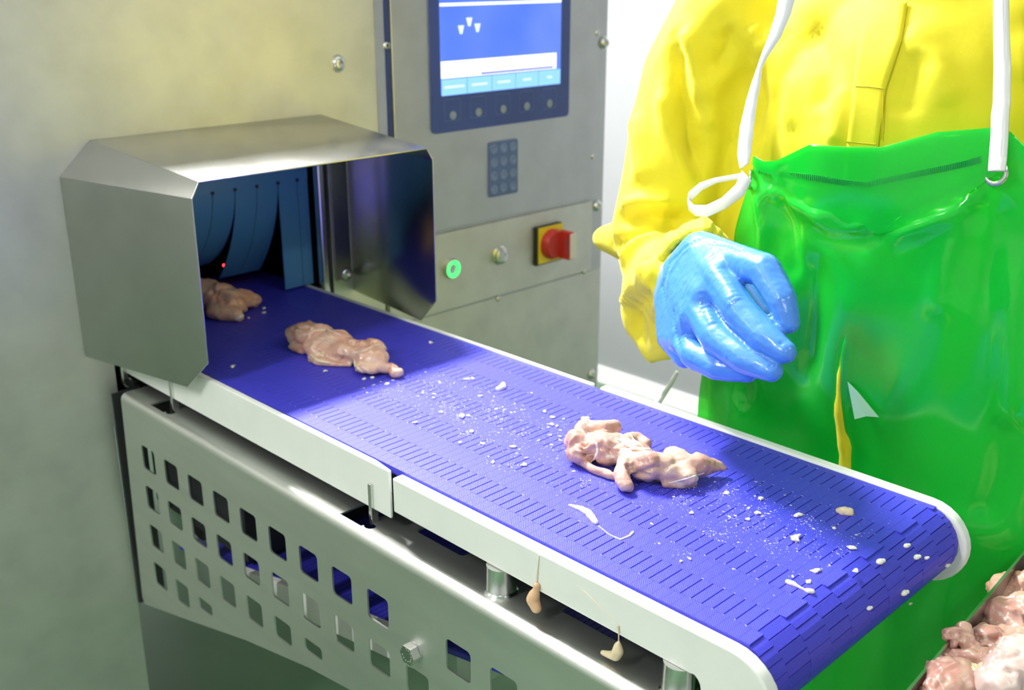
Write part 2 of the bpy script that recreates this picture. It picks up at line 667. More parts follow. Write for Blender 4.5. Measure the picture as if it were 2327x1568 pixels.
# screen backlight is uneven: slightly violet to the left, deeper blue to the right
nt = SCR.node_tree
tcn = nt.nodes.new('ShaderNodeTexCoord')
nn = nt.nodes.new('ShaderNodeTexNoise')
nn.inputs['Scale'].default_value = 4.0
nt.links.new(tcn.outputs['Object'], nn.inputs['Vector'])
rp = nt.nodes.new('ShaderNodeValToRGB')
rp.color_ramp.elements[0].position = 0.35
rp.color_ramp.elements[0].color = (0.055, 0.15, 0.72, 1)
rp.color_ramp.elements[1].position = 0.65
rp.color_ramp.elements[1].color = (0.13, 0.23, 0.80, 1)
nt.links.new(nn.outputs['Fac'], rp.inputs['Fac'])
nt.links.new(rp.outputs['Color'], nt.nodes['Principled BSDF'].inputs['Emission Color'])
MB().plate(rrect(.493, .836, 1.286, 1.57, .004), [], xp(.0101), 0.0008).build('screen', SCR, BZ)
mat('screen_cream', (0.8, 0.78, 0.65), 0.3, emit=(0.95, 0.90, 0.72), estr=0.95)
mat('screen_white', (0.8, 0.8, 0.8), 0.3, emit=(0.9, 0.92, 1.0), estr=0.9)
mat('screen_pale', (0.2, 0.4, 0.7), 0.3, emit=(0.20, 0.46, 0.88), estr=0.9)
mat('screen_light', (0.5, 0.6, 0.8), 0.3, emit=(0.55, 0.68, 0.95), estr=0.9)
MB().box(.0108, .0113, .494, .822, 1.327, 1.352).build('message_bar', MATS['screen_cream'], BZ)
MB().box(.0108, .0112, .494, .822, 1.3195, 1.327).build('progress_track', MATS['screen_white'], BZ)
MB().box(.0112, .0116, .600, .812, 1.3215, 1.3250).build('progress_line', mat('screen_navy', (0.02, 0.03, 0.3), 0.3, emit=(0.03, 0.05, 0.45), estr=0.8), BZ)
MB().box(.0108, .0113, .494, .835, 1.455, 1.4605).build('title_line', MATS['screen_white'], BZ)
for k in range(5):
    y0 = .494 + k * .0684
    MB().box(.0108, .0113, y0 + .0006, y0 + .0674, 1.2865, 1.3175).build('soft_key_cell', MATS['screen_pale'], BZ)
    wd = (.052, .042, .036, .024, .014)[k]
    c = y0 + .034
    MB().box(.0113, .0115, c - wd / 2, c + wd / 2, 1.3005, 1.3045).build('soft_key_caption', MATS['screen_light'], BZ)
for (y, z) in ((.548, 1.410), (.570, 1.424), (.592, 1.412)):
    MB().prism([(.0109, y - .008, z + .008), (.0109, y + .008, z + .008), (.0109, y + .003, z - .008), (.0109, y - .003, z - .008)],
               (.0004, 0, 0)).build('funnel_icon', MATS['screen_light'], BZ)
mat('key_outline', (0.09, 0.14, 0.40), 0.4)
mat('key_mark', (0.28, 0.33, 0.42), 0.4)
for k in range(5):
    y = .522 + .070 * k
    MB().plate(rrect(y - .022, y + .022, 1.236, 1.279, .005), [rrect(y - .0205, y + .0205, 1.2375, 1.2775, .004)],
               xp(.0101), .0004).build('key_outline', MATS['key_outline'], BZ)
    MB().lathe((.0101, y + .002, 1.2465), (1, 0, 0), [(.0085, 0), (.008, .0012), (.0055, .0014), (.0045, .0010)], 16).build(
        'membrane_key', MATS['key_mark'], BZ, smooth=40)
KP = MB().plate(rrect(.624, .708, 1.065, 1.181, .005), [], xp(.006), 0.003).build('keypad', mat('keypad_blue', (0.10, 0.155, 0.36), 0.45), MC)
mat('key_face', (0.17, 0.23, 0.45), 0.45)
for rr in range(4):
    for cc in range(3):
        y, z = .638 + .028 * cc, 1.166 - .0285 * rr
        MB().lathe((.009, y, z), (1, 0, 0), [(.0105, 0), (.010, .001), (.0075, .0012), (.007, .0008)], 16).build(
            'key', MATS['key_face'], KP, smooth=40)
# push buttons and rotary switch
GB = MB().lathe((.0035, .515, .931), (1, 0, 0), [(.0215, 0), (.0215, .003), (.0195, .006), (.0195, .010), (.012, .010), (.011, .007)], 28).build(
    'start_button', MATS['steel_bright'], MC, smooth=40)
ring = MB()
tor = []
SEG, SG2 = 32, 10
for i in range(SEG):
    a = 2 * PI * i / SEG
    for j in range(SG2):
        c = 2 * PI * j / SG2
        rr = .0150 + .0040 * math.cos(c)
        tor.append((.0125 + .0030 * math.sin(c), .515 + rr * math.cos(a), .931 + rr * math.sin(a)))
ring.add(tor, [(i * SG2 + j, ((i + 1) % SEG) * SG2 + j, ((i + 1) % SEG) * SG2 + (j + 1) % SG2, i * SG2 + (j + 1) % SG2)
               for i in range(SEG) for j in range(SG2)])
tag(ring.build('light_ring', mat('green_led', (0.0, 0.4, 0.05), 0.4, emit=(0.06, 1.0, 0.16), estr=1.6), GB, smooth=60),
    'glowing green ring')
MB().lathe((.0035, .655, .934), (1, 0, 0), [(.0205, 0), (.0205, .004), (.0175, .006), (.0175, .013), (.015, .015), (.008, .0155), (.008, .014)], 28).build(
    'push_button', MATS['steel_bright'], MC, smooth=40)
RS = MB().box(.0035, .013, .763, .848, .889, .978).build('rotary_switch', MATS['black_rubber'], MC, bevel=0.002)
MB().box(.013, .0155, .7685, .8475, .893, .976).build('switch_plate', mat('switch_yellow', (0.80, 0.60, 0.02), 0.4), RS)
mat('switch_red', (0.50, 0.030, 0.022), 0.4)
KN = MB().lathe((.0155, .808, .935), (1, 0, 0), [(.034, 0), (.034, .012), (.030, .020), (.012, .022)], 30).build('knob', MATS['switch_red'], RS, smooth=40)
b = MB()
b.plate(rrect(-.006, .034, -.032, .032, .006), [rrect(.018, .028, -.018, .018, .003)],
        lambda a, c, t: (.028 + a, .822 + t, .933 + c), .013)
b.build('handle', MATS['switch_red'], RS, bevel=0.002)
MB().box(.0625, .0665, .820, .838, .906, .962).build('lockout_tab', mat('tab_white', (0.75, 0.7, 0.68), 0.4), RS)

# ------------------------------------------------------------------ tunnel hood
HD = thing('tunnel_hood', 'bent stainless steel hood over the machine opening where the belt enters', 'hood', (0.0, 0.0, 0.935))
A = [(0, -.268, .935), (0, -.268, 1.226), (0, -.214, 1.276), (0, .214, 1.276), (0, .268, 1.226), (0, .268, .935)]
B = [(.305, -.216, .990), (.305, -.216, 1.229), (.305, -.203, 1.251), (.305, .205, 1.251), (.305, .218, 1.231), (.305, .218, .990)]
Cn, Cf = (.252, -.2255, .941), (.252, .2265, .941)
me = bpy.data.meshes.new('shell')
V = A + B + [Cn, Cf]
me.from_pydata([(x + .001, y, z) for x, y, z in V], [], [(0, 12, 6, 7, 1), (1, 7, 8, 2), (2, 8, 9, 3), (3, 9, 10, 4), (4, 10, 11, 13, 5)])
sh = link('shell', me, MATS['steel_hood'], HD)
so = sh.modifiers.new('thick', 'SOLIDIFY')
so.thickness = 0.0025
so.offset = -1
bv = sh.modifiers.new('bevel', 'BEVEL')
bv.width = 0.0035
bv.segments = 3
bv.limit_method = 'ANGLE'
bv.angle_limit = math.radians(20)
me.shade_smooth()
# inner mounting flange on the far side
MB().prism([(.002, .226, .962), (.002, .262, .962), (.002, .262, 1.22), (.002, .226, 1.22)], (.002, 0, 0)).build(
    'mounting_flange', MATS['steel_hood'], HD)

# ------------------------------------------------------------------ conveyor
CV = thing('belt_conveyor', 'belt conveyor with blue modular belt, white side rails and perforated steel side guard',
           'conveyor', (0.55, 0.0, 0.46))
ZB = 0.953
P = 0.01269
YA, YP, HALF = -.169, .0758, .0376
YL, YR = -.192, .181
cells = []
for k in range(-1, 6):
    a0 = YA + k * YP
    cells.append((a0, a0 + HALF, 'A'))
    cells.append((a0 + HALF, a0 + YP, 'B'))
TH = 0.008


def belt_row(bend):
    row = MB()

    def brick(x0, x1, a, c, ex_, fn):
        e, g = .00025, .00006
        v = [(x0, a + g, -TH), (x1, a + g, -TH), (x1, c - g, -TH), (x0, c - g, -TH),
             (x0, a + g, -e), (x1, a + g, -e), (x1, c - g, -e), (x0, c - g, -e),
             (x0 + ex_[0], a + g + e / 3, 0), (x1 - ex_[1], a + g + e / 3, 0), (x1 - ex_[1], c - g - e / 3, 0), (x0 + ex_[0], c - g - e / 3, 0)]
        f = [(3, 2, 1, 0)]
        for o_ in (0, 4):
            f += [(o_ + i, o_ + (i + 1) % 4, o_ + 4 + (i + 1) % 4, o_ + 4 + i) for i in range(4)]
        f += [(8, 9, 10, 11)]
        row.add([fn(p) for p in v], f)

    def turn(p):
        dx, dz = p[0] - P, p[2]
        return (P + dx * math.cos(bend) + dz * math.sin(bend), p[1], -dx * math.sin(bend) + dz * math.cos(bend))

    for a, c, t in cells:
        a, c = max(a, YL), min(c, YR)
        if c - a < 0.002:
            continue
        if t == 'A':
            brick(.0005, P - .0005, a, c, (.0004, .0004), lambda p: p)
        elif bend == 0:
            brick(P / 2, 3 * P / 2, a, c, (.00015, .00015), lambda p: p)
        else:
            brick(P / 2 + .0003, P, a, c, (.0003, 0), lambda p: p)
            brick(P, 3 * P / 2 - .0003, a, c, (0, .0003), turn)
    # hinge bar below the bricks
    row.box(P * .3, P * 1.2, YL + .001, YR - .001, -TH - .002, -TH + .0005)
    return row


row = belt_row(0.0)
row_me = row.mesh('belt_link')
row_me.materials.append(MATS['belt_blue'])
row_arc = belt_row(0.215).mesh('belt_link_curved')
row_arc.materials.append(MATS['belt_blue'])
CNX, RN = 1.196, 0.043
CNZ = ZB - RN
x = .7198 - 74 * P
rows = []
while x < CNX - P * .5:
    rows.append((x, ZB, 0.0))
    x += P
ang = 0.0
s0 = x - CNX
# wrap: chain of chords around the nose
th = max(0.0, s0 / RN)
dth = 2 * math.asin(P / 2 / RN)
th_end = math.radians(168.5)
while th < th_end:
    rows.append((CNX + RN * math.sin(th), CNZ + RN * math.cos(th), th + dth / 2))
    th += dth
# return strand, sloping down towards the machine
ex, ez = CNX + RN * math.sin(th), CNZ + RN * math.cos(th)
sl = math.atan(0.205)
for k in range(84):
    rows.append((1.15 - math.cos(sl) * P * k, .806 - math.sin(sl) * P * k, PI - sl))
for (x, z, a) in rows:
    o = bpy.data.objects.new('belt_link', row_arc if 0 < a < 2.75 else row_me)
    COL.objects.link(o)
    o.parent = CV
    o.location = Vector((x, 0, z)) - CV.location
    o.rotation_euler = (0, a, 0)
# bed under the belt, nose bar, drive drum
MB().box(-.2, CNX - .01, -.168, .165, ZB - .034, ZB - .0125).build('slider_bed', mat('bed_and_shade_dark', (0.03, 0.032, 0.035), 0.6), CV)
MB().cyl((CNX, -.180, CNZ), (CNX, .176, CNZ), .031, seg=24).build('nose_bar', MATS['bed_and_shade_dark'], CV, smooth=40)
MB().cyl((.13, -.17, .66), (.13, .165, .66), .045, seg=24).build('drive_drum', MATS['bed_and_shade_dark'], CV, smooth=40)


def rail_poly(xs, xe, zt, zb, nose, leg=True):
    if not nose:
        return [(xs, zb), (xe, zb), (xe, zt), (xs, zt)]
    p = [(xs, zb), (1.158, zb)]
    if not leg:
        c = (CNX + .002, zt - .050)
        p = [(xs, zb)] + [(c[0] + .050 * math.cos(math.radians(a)), c[1] + .050 * math.sin(math.radians(a))) for a in range(-90, 91, 12)]
        return p + [(xs, zt)]
    for k in range(5):
        a = math.radians(90 - 90 * k / 4)
        p.append((1.158 + .012 * math.cos(a), zb - .012 + .012 * math.sin(a)))
    p += [(1.170, .80), (1.20, .80)]
    c = (CNX + .002, zt - .050)
    for k in range(14):
        a = math.radians(-62 + 152 * k / 13)
        p.append((c[0] + .050 * math.cos(a), c[1] + .050 * math.sin(a)))
    p += [(xs, zt)]
    return p


def rail(xs, xe, y0, y1, zt, zb, nose, bev, leg=True):
    pol = rail_poly(xs, xe, zt, zb, nose, leg)
    b = MB()
    b.prism([(p[0], y0, p[1]) for p in pol], (0, y1 - y0, 0))
    o = b.build('side_rail', MATS['rail_white'], CV, smooth=35, bevel=bev, bseg=4)
    return o


b = MB()
b.prism([(-.1, -.203, .888), (.703, -.203, .888), (.703, -.1985, .888), (.668, -.1935, .888), (-.1, -.1935, .888)], (0, 0, .065))
b.build('side_rail', MATS['rail_white'], CV, bevel=0.002, bseg=3)
rail(.7165, 1.25, -.209, -.1930, .951, .905, True, 0.0045)
rail(-.1, .690, .1818, .1895, .955, .888, False, 0.002)
rail(.7035, 1.25, .1822, .1985, .955, .905, True, 0.004, False)
# near side guard: bent sheet with square holes
GY = -.233
BR = .012
outer = [(.030, .858)]
bot = [(.016, .472), (.022, .466), (.19, .512), (.37, .563), (.54, .602), (.64, .618), (.80, .652), (1.0, .695), (1.17, .730)]
outer = [(.034, .858)] + [(.016, .478)] + bot[1:] + [(1.17, .858)]
holes = []


def zbot(x):
    for i in range(len(bot) - 1):
        if bot[i][0] <= x <= bot[i + 1][0]:
            t = (x - bot[i][0]) / (bot[i + 1][0] - bot[i][0])
            return bot[i][1] + t * (bot[i + 1][1] - bot[i][1])
    return .5


rowz = [(.797, .755), (.723, .682), (.650, .609), (.577, .535)]
for ri, (zt, zb) in enumerate(rowz):
    for i in range(15):
        if ri == 0 and i == 9:
            continue
        x0 = .089 + .0747 * i - .0035 * ri * (1 - i / 14)
        x1 = x0 + .0425
        if x1 > 1.15:
            continue
        lim = zbot(x1) + .022
        z0 = zb
        if z0 < lim:
            z0 = lim
        if zt - z0 < .012:
            continue
        holes.append(rrect(x0, x1, z0, zt, .0055, 3))
b = MB()
b.plate(outer, holes, lambda a, c, t: (a, GY + t, c), .0025)
N = 8
pr_o = [(GY + BR - BR * math.cos(math.radians(90 * k / N)), .858 + BR * math.sin(math.radians(90 * k / N))) for k in range(N + 1)]
ri_ = BR - .0025
pr_i = [(GY + BR - ri_ * math.cos(math.radians(90 * k / N)), .858 + ri_ * math.sin(math.radians(90 * k / N))) for k in range(N + 1)]
b.prism([(.034, y, z) for y, z in pr_o] + [(.034, y, z) for y, z in pr_i[::-1]], (1.136, 0, 0))
FZ = .858 + BR


def key_notch(x0, x1, xk):
    p = [(x0, -.2205), (x1, -.2205)]
    for k in range(9):
        a = math.radians(215 + 250 * k / 8)
        p.append((xk + .0085 * math.cos(a), -.2120 + .0075 * math.sin(a)))
    p += [(x1, -.1999), (x1, -.176), (x0, -.176)]
    return p


fl_holes = [rrect(a, c, -.180, -.140, .006, 3) for a, c in ((.271, .414), (.460, .575), (.722, .808), (.965, 1.048))]
b.plate([(.034, GY + BR), (1.17, GY + BR), (1.17, -.135), (.034, -.135)], fl_holes + [key_notch(.620, .664, .672), key_notch(.112, .156, .164)],
        lambda a, c, t: (a, c, FZ - .0025 + t), .0025)
G = b.build('side_guard', MATS['steel_guard'], CV, smooth=30)
tag(G, 'perforated stainless steel side guard with square holes')
for x in (.667, .160):
    MB().box(x - .003, x + .003, -.2075, -.1965, FZ - .002, .924).build('flange_tab', MATS['steel_bright'], CV, bevel=0.0006)
for x in (.894, 1.140):
    MB().lathe((x, -.1995, FZ), (0, 0, 1), [(.0195, 0), (.0195, .002), (.0172, .004), (.0165, .005), (.0165, .0345)], 28).build(
        'standoff', MATS['steel_bright'], CV, smooth=40)
b = MB()
b.lathe((.778, GY, .749), (0, -1, 0), [(.0145, 0), (.0145, .0012)], 24)
b.cyl((.778, GY - .0012, .749), (.778, GY - .0125, .749), .0135, seg=6)
HB = b.build('hex_bolt', MATS['steel_bright'], CV, bevel=0.0006)
b = MB()
for k in range(10):
    a = math.radians(200 + 28 * k)
    c = Vector((.778 + .0085 * math.cos(a), GY - .0127, .749 + .0085 * math.sin(a)))
    b.box(c.x - .0006, c.x + .0006, c.y - .0003, c.y + .0003, c.z - .0012, c.z + .0012)
b.build('bolt_marking', MATS['steel_bright'], HB)
# far guard, lower white guide plate, black latch, added dark shade pieces and cross member
MB().prism([(.03, .206, .858), (.90, .206, .858), (.90, .206, .72), (.03, .206, .60)], (0, .003, 0)).build('far_guard', MATS['steel_guard'], CV)
MB().prism([(.30, -.205, .648), (.46, -.205, .684), (.77, -.205, .742), (.77, -.205, .696), (.70, -.205, .681), (.49, -.205, .645), (.33, -.205, .617)],
           (0, .012, 0)).build('return_guide', MATS['rail_white'], CV, bevel=.001)
MB().box(-.005, .012, -.229, -.2195, .548, .636).build('latch', MATS['black_rubber'], CV, bevel=.002)
MB().box(-.002, .004, -.234, -.185, .46, .86).build('shade_plate', MATS['bed_and_shade_dark'], CV)  # added plate, near black for the shaded steel beside the guard
MB().box(.02, .315, -.186, .160, .655, .866).build('shade_box', MATS['bed_and_shade_dark'], CV)  # added dark box painting the unlit interior behind the guard holes
MB().box(.80, .835, -.185, .20, .70, .735).build('cross_member', MATS['steel_guard'], CV)

# ------------------------------------------------------------------ chicken
def meat_material(name, pink, cream, fat, tilt=0.5):
    m = mat(name, pink, 0.34, 0.0, sss=0.10, coat=0.30)
    nt = m.node_tree
    b = nt.nodes['Principled BSDF']
    tc = nt.nodes.new('ShaderNodeTexCoord')
    n1 = nt.nodes.new('ShaderNodeTexNoise')
    n1.inputs['Scale'].default_value = 24
    n1.inputs['Detail'].default_value = 4
    n1.inputs['Distortion'].default_value = 0.8
    nt.links.new(tc.outputs['Object'], n1.inputs['Vector'])
    r1 = nt.nodes.new('ShaderNodeValToRGB')
    r1.color_ramp.elements[0].position = 0.36
    r1.color_ramp.elements[0].color = (*pink, 1)
    r1.color_ramp.elements[1].position = 0.64
    r1.color_ramp.elements[1].color = (*cream, 1)
    nt.links.new(n1.outputs['Fac'], r1.inputs['Fac'])
    n2 = nt.nodes.new('ShaderNodeTexNoise')
    n2.inputs['Scale'].default_value = 46
    n2.inputs['Detail'].default_value = 5
    n2.inputs['Distortion'].default_value = 1.6
    nt.links.new(tc.outputs['Object'], n2.inputs['Vector'])
    r2 = nt.nodes.new('ShaderNodeMapRange')
    r2.inputs['From Min'].default_value = 0.58
    r2.inputs['From Max'].default_value = 0.70
    nt.links.new(n2.outputs['Fac'], r2.inputs['Value'])
    mx = nt.nodes.new('ShaderNodeMixRGB')
    mx.inputs['Color2'].default_value = (*fat, 1)
    nt.links.new(r2.outputs['Result'], mx.inputs['Fac'])
    nt.links.new(r1.outputs['Color'], mx.inputs['Color1'])
    nt.links.new(mx.outputs['Color'], b.inputs['Base Color'])
    n3 = nt.nodes.new('ShaderNodeTexNoise')
    n3.inputs['Scale'].default_value = 160
    n3.inputs['Detail'].default_value = 4
    nt.links.new(tc.outputs['Object'], n3.inputs['Vector'])
    bp = nt.nodes.new('ShaderNodeBump')
    bp.inputs['Strength'].default_value = 0.35
    bp.inputs['Distance'].default_value = 0.0015
    nt.links.new(n3.outputs['Fac'], bp.inputs['Height'])
    nt.links.new(bp.outputs['Normal'], b.inputs['Normal'])
    return m


meat_material('meat_pink', (0.54, 0.275, 0.225), (0.60, 0.40, 0.31), (0.70, 0.62, 0.50))
meat_material('meat_tan', (0.62, 0.32, 0.24), (0.70, 0.46, 0.34), (0.78, 0.64, 0.46))
meat_material('meat_pale', (0.62, 0.45, 0.41), (0.66, 0.53, 0.48), (0.72, 0.65, 0.60))
mat('fat_white', (0.84, 0.80, 0.72), 0.3, sss=0.2, coat=0.3, bump=(180, 0.3, 0.001))
mat('fat_cream', (0.80, 0.66, 0.44), 0.3, sss=0.2, coat=0.3, bump=(180, 0.3, 0.001))
mat('fat_peach', (0.82, 0.52, 0.32), 0.35, sss=0.2, coat=0.2)
mat('tendon_tan', (0.70, 0.53, 0.43), 0.3, sss=0.15, coat=0.3)
mat('tendon_white', (0.86, 0.74, 0.66), 0.3, sss=0.15, coat=0.3)


def pz(u, v, dz, base):
    return hit(u, v, 2, base + dz)


def meat(name, label, cat, prims, m, base=ZB, voxel=.0021, folds=(), noise=((3, 120, .0026), (5, 260, .0013), (8, 600, .0005)), tendons=(),
         group=None, smooth=3, flat=True, extra=None):
    b = MB()
    for p in prims:
        if p[0] == 'e':
            c = pz(p[1], p[2], p[3], base)
            rot = Matrix.Rotation(math.radians(p[5] if len(p) > 5 else 0), 3, 'Z')
            b.ico(c, p[4], 2, rot)
        else:
            pts = [pz(q[0], q[1], q[2], base) for q in p[1:]]
            b.chain(pts, [q[3] for q in p[1:]])
    me = remeshed(b, voxel, smooth, 0.5, name)
    sculpt(me, folds, noise, creases=(len(label), 26, .035, .0028, .0034))
    if flat:
        n = len(me.vertices)
        co = np.empty(n * 3)
        me.vertices.foreach_get('co', co)
        co = co.reshape(-1, 3)
        co[:, 2] = np.maximum(co[:, 2], base + .0004)
        me.vertices.foreach_set('co', co.ravel())
        me.update()
    c = np.array([v.co[:] for v in me.vertices])
    loc = Vector(((c[:, 0].min() + c[:, 0].max()) / 2, (c[:, 1].min() + c[:, 1].max()) / 2, c[:, 2].min()))
    if not tendons and not extra:
        o = link(name, me, m)
        recenter(o)
        return tag(o, label, cat, group)
    t = thing(name, label, cat, loc, group)
    o = link('meat', me, m, t)
    bvh = BVHTree.FromPolygons([tuple(q) for q in c], [tuple(p.vertices) for p in me.polygons])
    for path, r, tm in tendons:
        pts = []
        for i in range(len(path) - 1):
            for k in range(6):
                s_ = k / 6
                pts.append((path[i][0] * (1 - s_) + path[i + 1][0] * s_, path[i][1] * (1 - s_) + path[i + 1][1] * s_))
        pts.append(path[-1])
        P3 = []
        for p in pts:
            h_ = bvh.ray_cast(CAM, ray(*p))
            if h_[0] is not None:
                P3.append(h_[0] - h_[1] * (r * 0.15))
        if len(P3) < 3:
            continue
        n = len(P3)
        rad = [r * (0.45 + 0.55 * math.sin(PI * (0.12 + 0.76 * i / (n - 1)))) for i in range(n)]
        rad = [q_ * .8 for q_ in rad]
        MB().tube([p_ for p_ in P3], rad, 8).build('tendon', MATS[tm], t, smooth=60)
    return t


meat('chicken_thigh', 'pale pink raw chicken thigh on the lit belt, nearest the belt end', 'chicken', [
    ('e', 1312, 1010, .018, (.019, .017, .019)), ('e', 1338, 990, .020, (.021, .020, .020)),
    ('e', 1322, 1030, .014, (.018, .016, .014)),
    ('c', (1335, 975, .032, .011), (1368, 976, .033, .012), (1393, 972, .030, .011)),
    ('c', (1330, 962, .026, .008), (1322, 975, .024, .010)),
    ('e', 1372, 1020, .020, (.028, .022, .021)), ('e', 1405, 1022, .020, (.026, .022, .020)),
    ('e', 1440, 1038, .020, (.026, .022, .021)), ('e', 1468, 1058, .020, (.026, .021, .020)),
    ('e', 1505, 1062, .018, (.026, .020, .018)), ('e', 1540, 1048, .020, (.024, .016, .018)),
    ('e', 1545, 1075, .014, (.026, .016, .014)),
    ('c', (1555, 1062, .018, .017), (1592, 1058, .017, .014), (1622, 1062, .013, .0085), (1646, 1064, .011, .0042)),
    ('c', (1425, 1000, .022, .009), (1450, 996, .018, .009), (1468, 1010, .018, .008)),
    ('c', (1420, 1050, .022, .011), (1412, 1075, .015, .0105), (1422, 1102, .009, .0095), (1430, 1108, .006, .007)),
    ('c', (1318, 1050, .005, .005), (1350, 1068, .004, .006), (1395, 1082, .004, .006)),
    ('c', (1515, 1098, .005, .007), (1548, 1104, .003, .006), (1578, 1098, .003, .005)),
], MATS['meat_pink'], folds=[([(1330, 1000), (1326, 1020), (1340, 1040)], .004, -.006), ([(1395, 1000), (1385, 1030), (1360, 1045)], .005, -.004),
                             ([(1428, 1050), (1430, 1075), (1440, 1092)], .004, -.007), ([(1500, 1070), (1530, 1050), (1560, 1038)], .004, -.003),
                             ([(1445, 1040), (1470, 1030), (1488, 1060)], .006, .003), ([(1400, 1000), (1440, 1020), (1490, 1022)], .004, -.003)],
    tendons=[([(1347, 1000), (1356, 1010), (1358, 1025), (1352, 1042), (1342, 1050)], .0022, 'tendon_white'),
             ([(1398, 997), (1415, 1003), (1425, 1012), (1450, 1018), (1490, 1020)], .0022, 'tendon_white'),
             ([(1432, 984), (1440, 1000), (1462, 1016)], .0020, 'tendon_white'),
             ([(1420, 1022), (1440, 1020), (1480, 1022), (1508, 1018)], .0026, 'tendon_white'),
             ([(1520, 1098), (1560, 1088), (1600, 1075)], .0014, 'tendon_white')])

meat('chicken_thigh', 'long tan pink raw chicken thigh in the shade just outside the hood', 'chicken', [
    ('e', 690, 762, .020, (.030, .026, .021)), ('e', 725, 765, .020, (.032, .028, .021)), ('e', 722, 790, .014, (.032, .022, .015)),
    ('e', 762, 778, .020, (.034, .028, .020)), ('e', 790, 795, .018, (.034, .028, .018)), ('e', 750, 805, .010, (.030, .020, .011)),
    ('e', 820, 800, .018, (.032, .026, .018)), ('e', 845, 812, .018, (.030, .024, .018)), ('e', 848, 790, .018, (.022, .018, .016)),
    ('e', 835, 832, .010, (.026, .020, .011)),
    ('c', (866, 832, .012, .010), (884, 836, .010, .0095), (893, 836, .011, .009), (893, 848, .007, .007), (907, 846, .008, .0078)),
    ('c', (708, 812, .004, .006), (722, 822, .004, .0085), (748, 824, .004, .009), (795, 828, .004, .005)),
    ('c', (668, 790, .006, .006), (690, 800, .004, .005)),
], MATS['meat_tan'], voxel=.0026, folds=[([(775, 770), (800, 778), (830, 785)], .006, -.006), ([(715, 800), (760, 815), (800, 822)], .005, -.004),
                                        ([(815, 820), (830, 840), (860, 845)], .005, .003)],
    tendons=[([(690, 765), (715, 752), (745, 748), (775, 762)], .0028, 'tendon_tan'), ([(722, 768), (742, 772), (762, 780)], .002, 'tendon_tan'),
             ([(738, 758), (748, 768), (760, 776)], .0018, 'tendon_tan'), ([(728, 778), (748, 780)], .002, 'tendon_tan'),
             ([(800, 802), (825, 798), (850, 785), (864, 783)], .0024, 'tendon_tan'),
             ([(804, 815), (808, 832), (825, 846)], .0032, 'fat_cream'), ([(706, 805), (722, 820), (750, 825)], .003, 'fat_cream')])

meat('chicken_thigh', 'dark shaded raw chicken thigh half hidden by the hood beside the blue curtain', 'chicken', [
    ('e', 470, 668, .028, (.040, .034, .028)), ('e', 500, 675, .028, (.036, .032, .026)), ('e', 520, 692, .020, (.034, .030, .021)),
    ('e', 500, 705, .014, (.030, .026, .015)), ('c', (520, 680, .028, .020), (560, 680, .020, .016), (583, 682, .014, .010)),
    ('c', (510, 710, .014, .016), (535, 714, .012, .013), (545, 722, .007, .008)), ('c', (560, 690, .006, .008), (582, 692, .005, .006)),
], MATS['meat_tan'], voxel=.003, folds=[([(470, 660), (500, 670), (515, 690)], .006, -.007), ([(500, 690), (530, 690), (560, 690)], .006, -.005)],
    tendons=[([(536, 726), (545, 720), (552, 716)], .006, 'tendon_white')])

# fat hanging from the near rail, a scrap on the hood, larger scraps on the belt
t = thing('fat_drip', 'peach coloured fat drip hanging under the near white rail', 'meat scrap', PY(1216, 1388, -.211))
b = MB()
pts = [(1219, 1330, .0035), (1218, 1340, .0035), (1214, 1352, .0065), (1211, 1362, .0075), (1216, 1374, .0065), (1219, 1382, .006)]
b.chain([PY(u, v, -.2125) for u, v, r in pts], [r for u, v, r in pts])
me = remeshed(b, .0012, 2, .5, 'drip')
link('drip', me, MATS['fat_peach'], t)
MB().tube([PY(u, v, -.2098) for u, v in ((1225, 1262), (1222, 1290), (1219, 1320), (1218, 1332))], [.0004, .0008, .0016, .003], 6).build(
    'streak', mat('streak_tan', (0.84, 0.79, 0.66), 0.4), t, smooth=60)
t = thing('fat_drip', 'cream hooked fat drip on a thin thread over the guard edge', 'meat scrap', PY(1400, 1497, -.211))
b = MB()
pts = [(1406, 1458, .0012), (1404, 1468, .0042), (1404, 1480, .0062), (1399, 1490, .0058), (1386, 1488, .0042), (1370, 1483, .0028)]
b.chain([PY(u, v, -.2125) for u, v, r in pts], [r for u, v, r in pts])
link('drip', remeshed(b, .0011, 2, .5, 'drip'), MATS['fat_cream'], t)
MB().tube([PY(u, v, -.2105) for u, v in ((1404, 1422), (1406, 1440), (1406, 1460))], [.0012, .0006, .0008], 6).build(
    'thread', MATS['fat_cream'], t, smooth=60)
MB().tube([PY(u, v, -.2097) for u, v in ((1310, 1330), (1335, 1350), (1360, 1375), (1385, 1400), (1403, 1420))], [.0003, .0007, .0005, .0003, .0004], 6).build(
    'streak', MATS['streak_tan'], t, smooth=60)


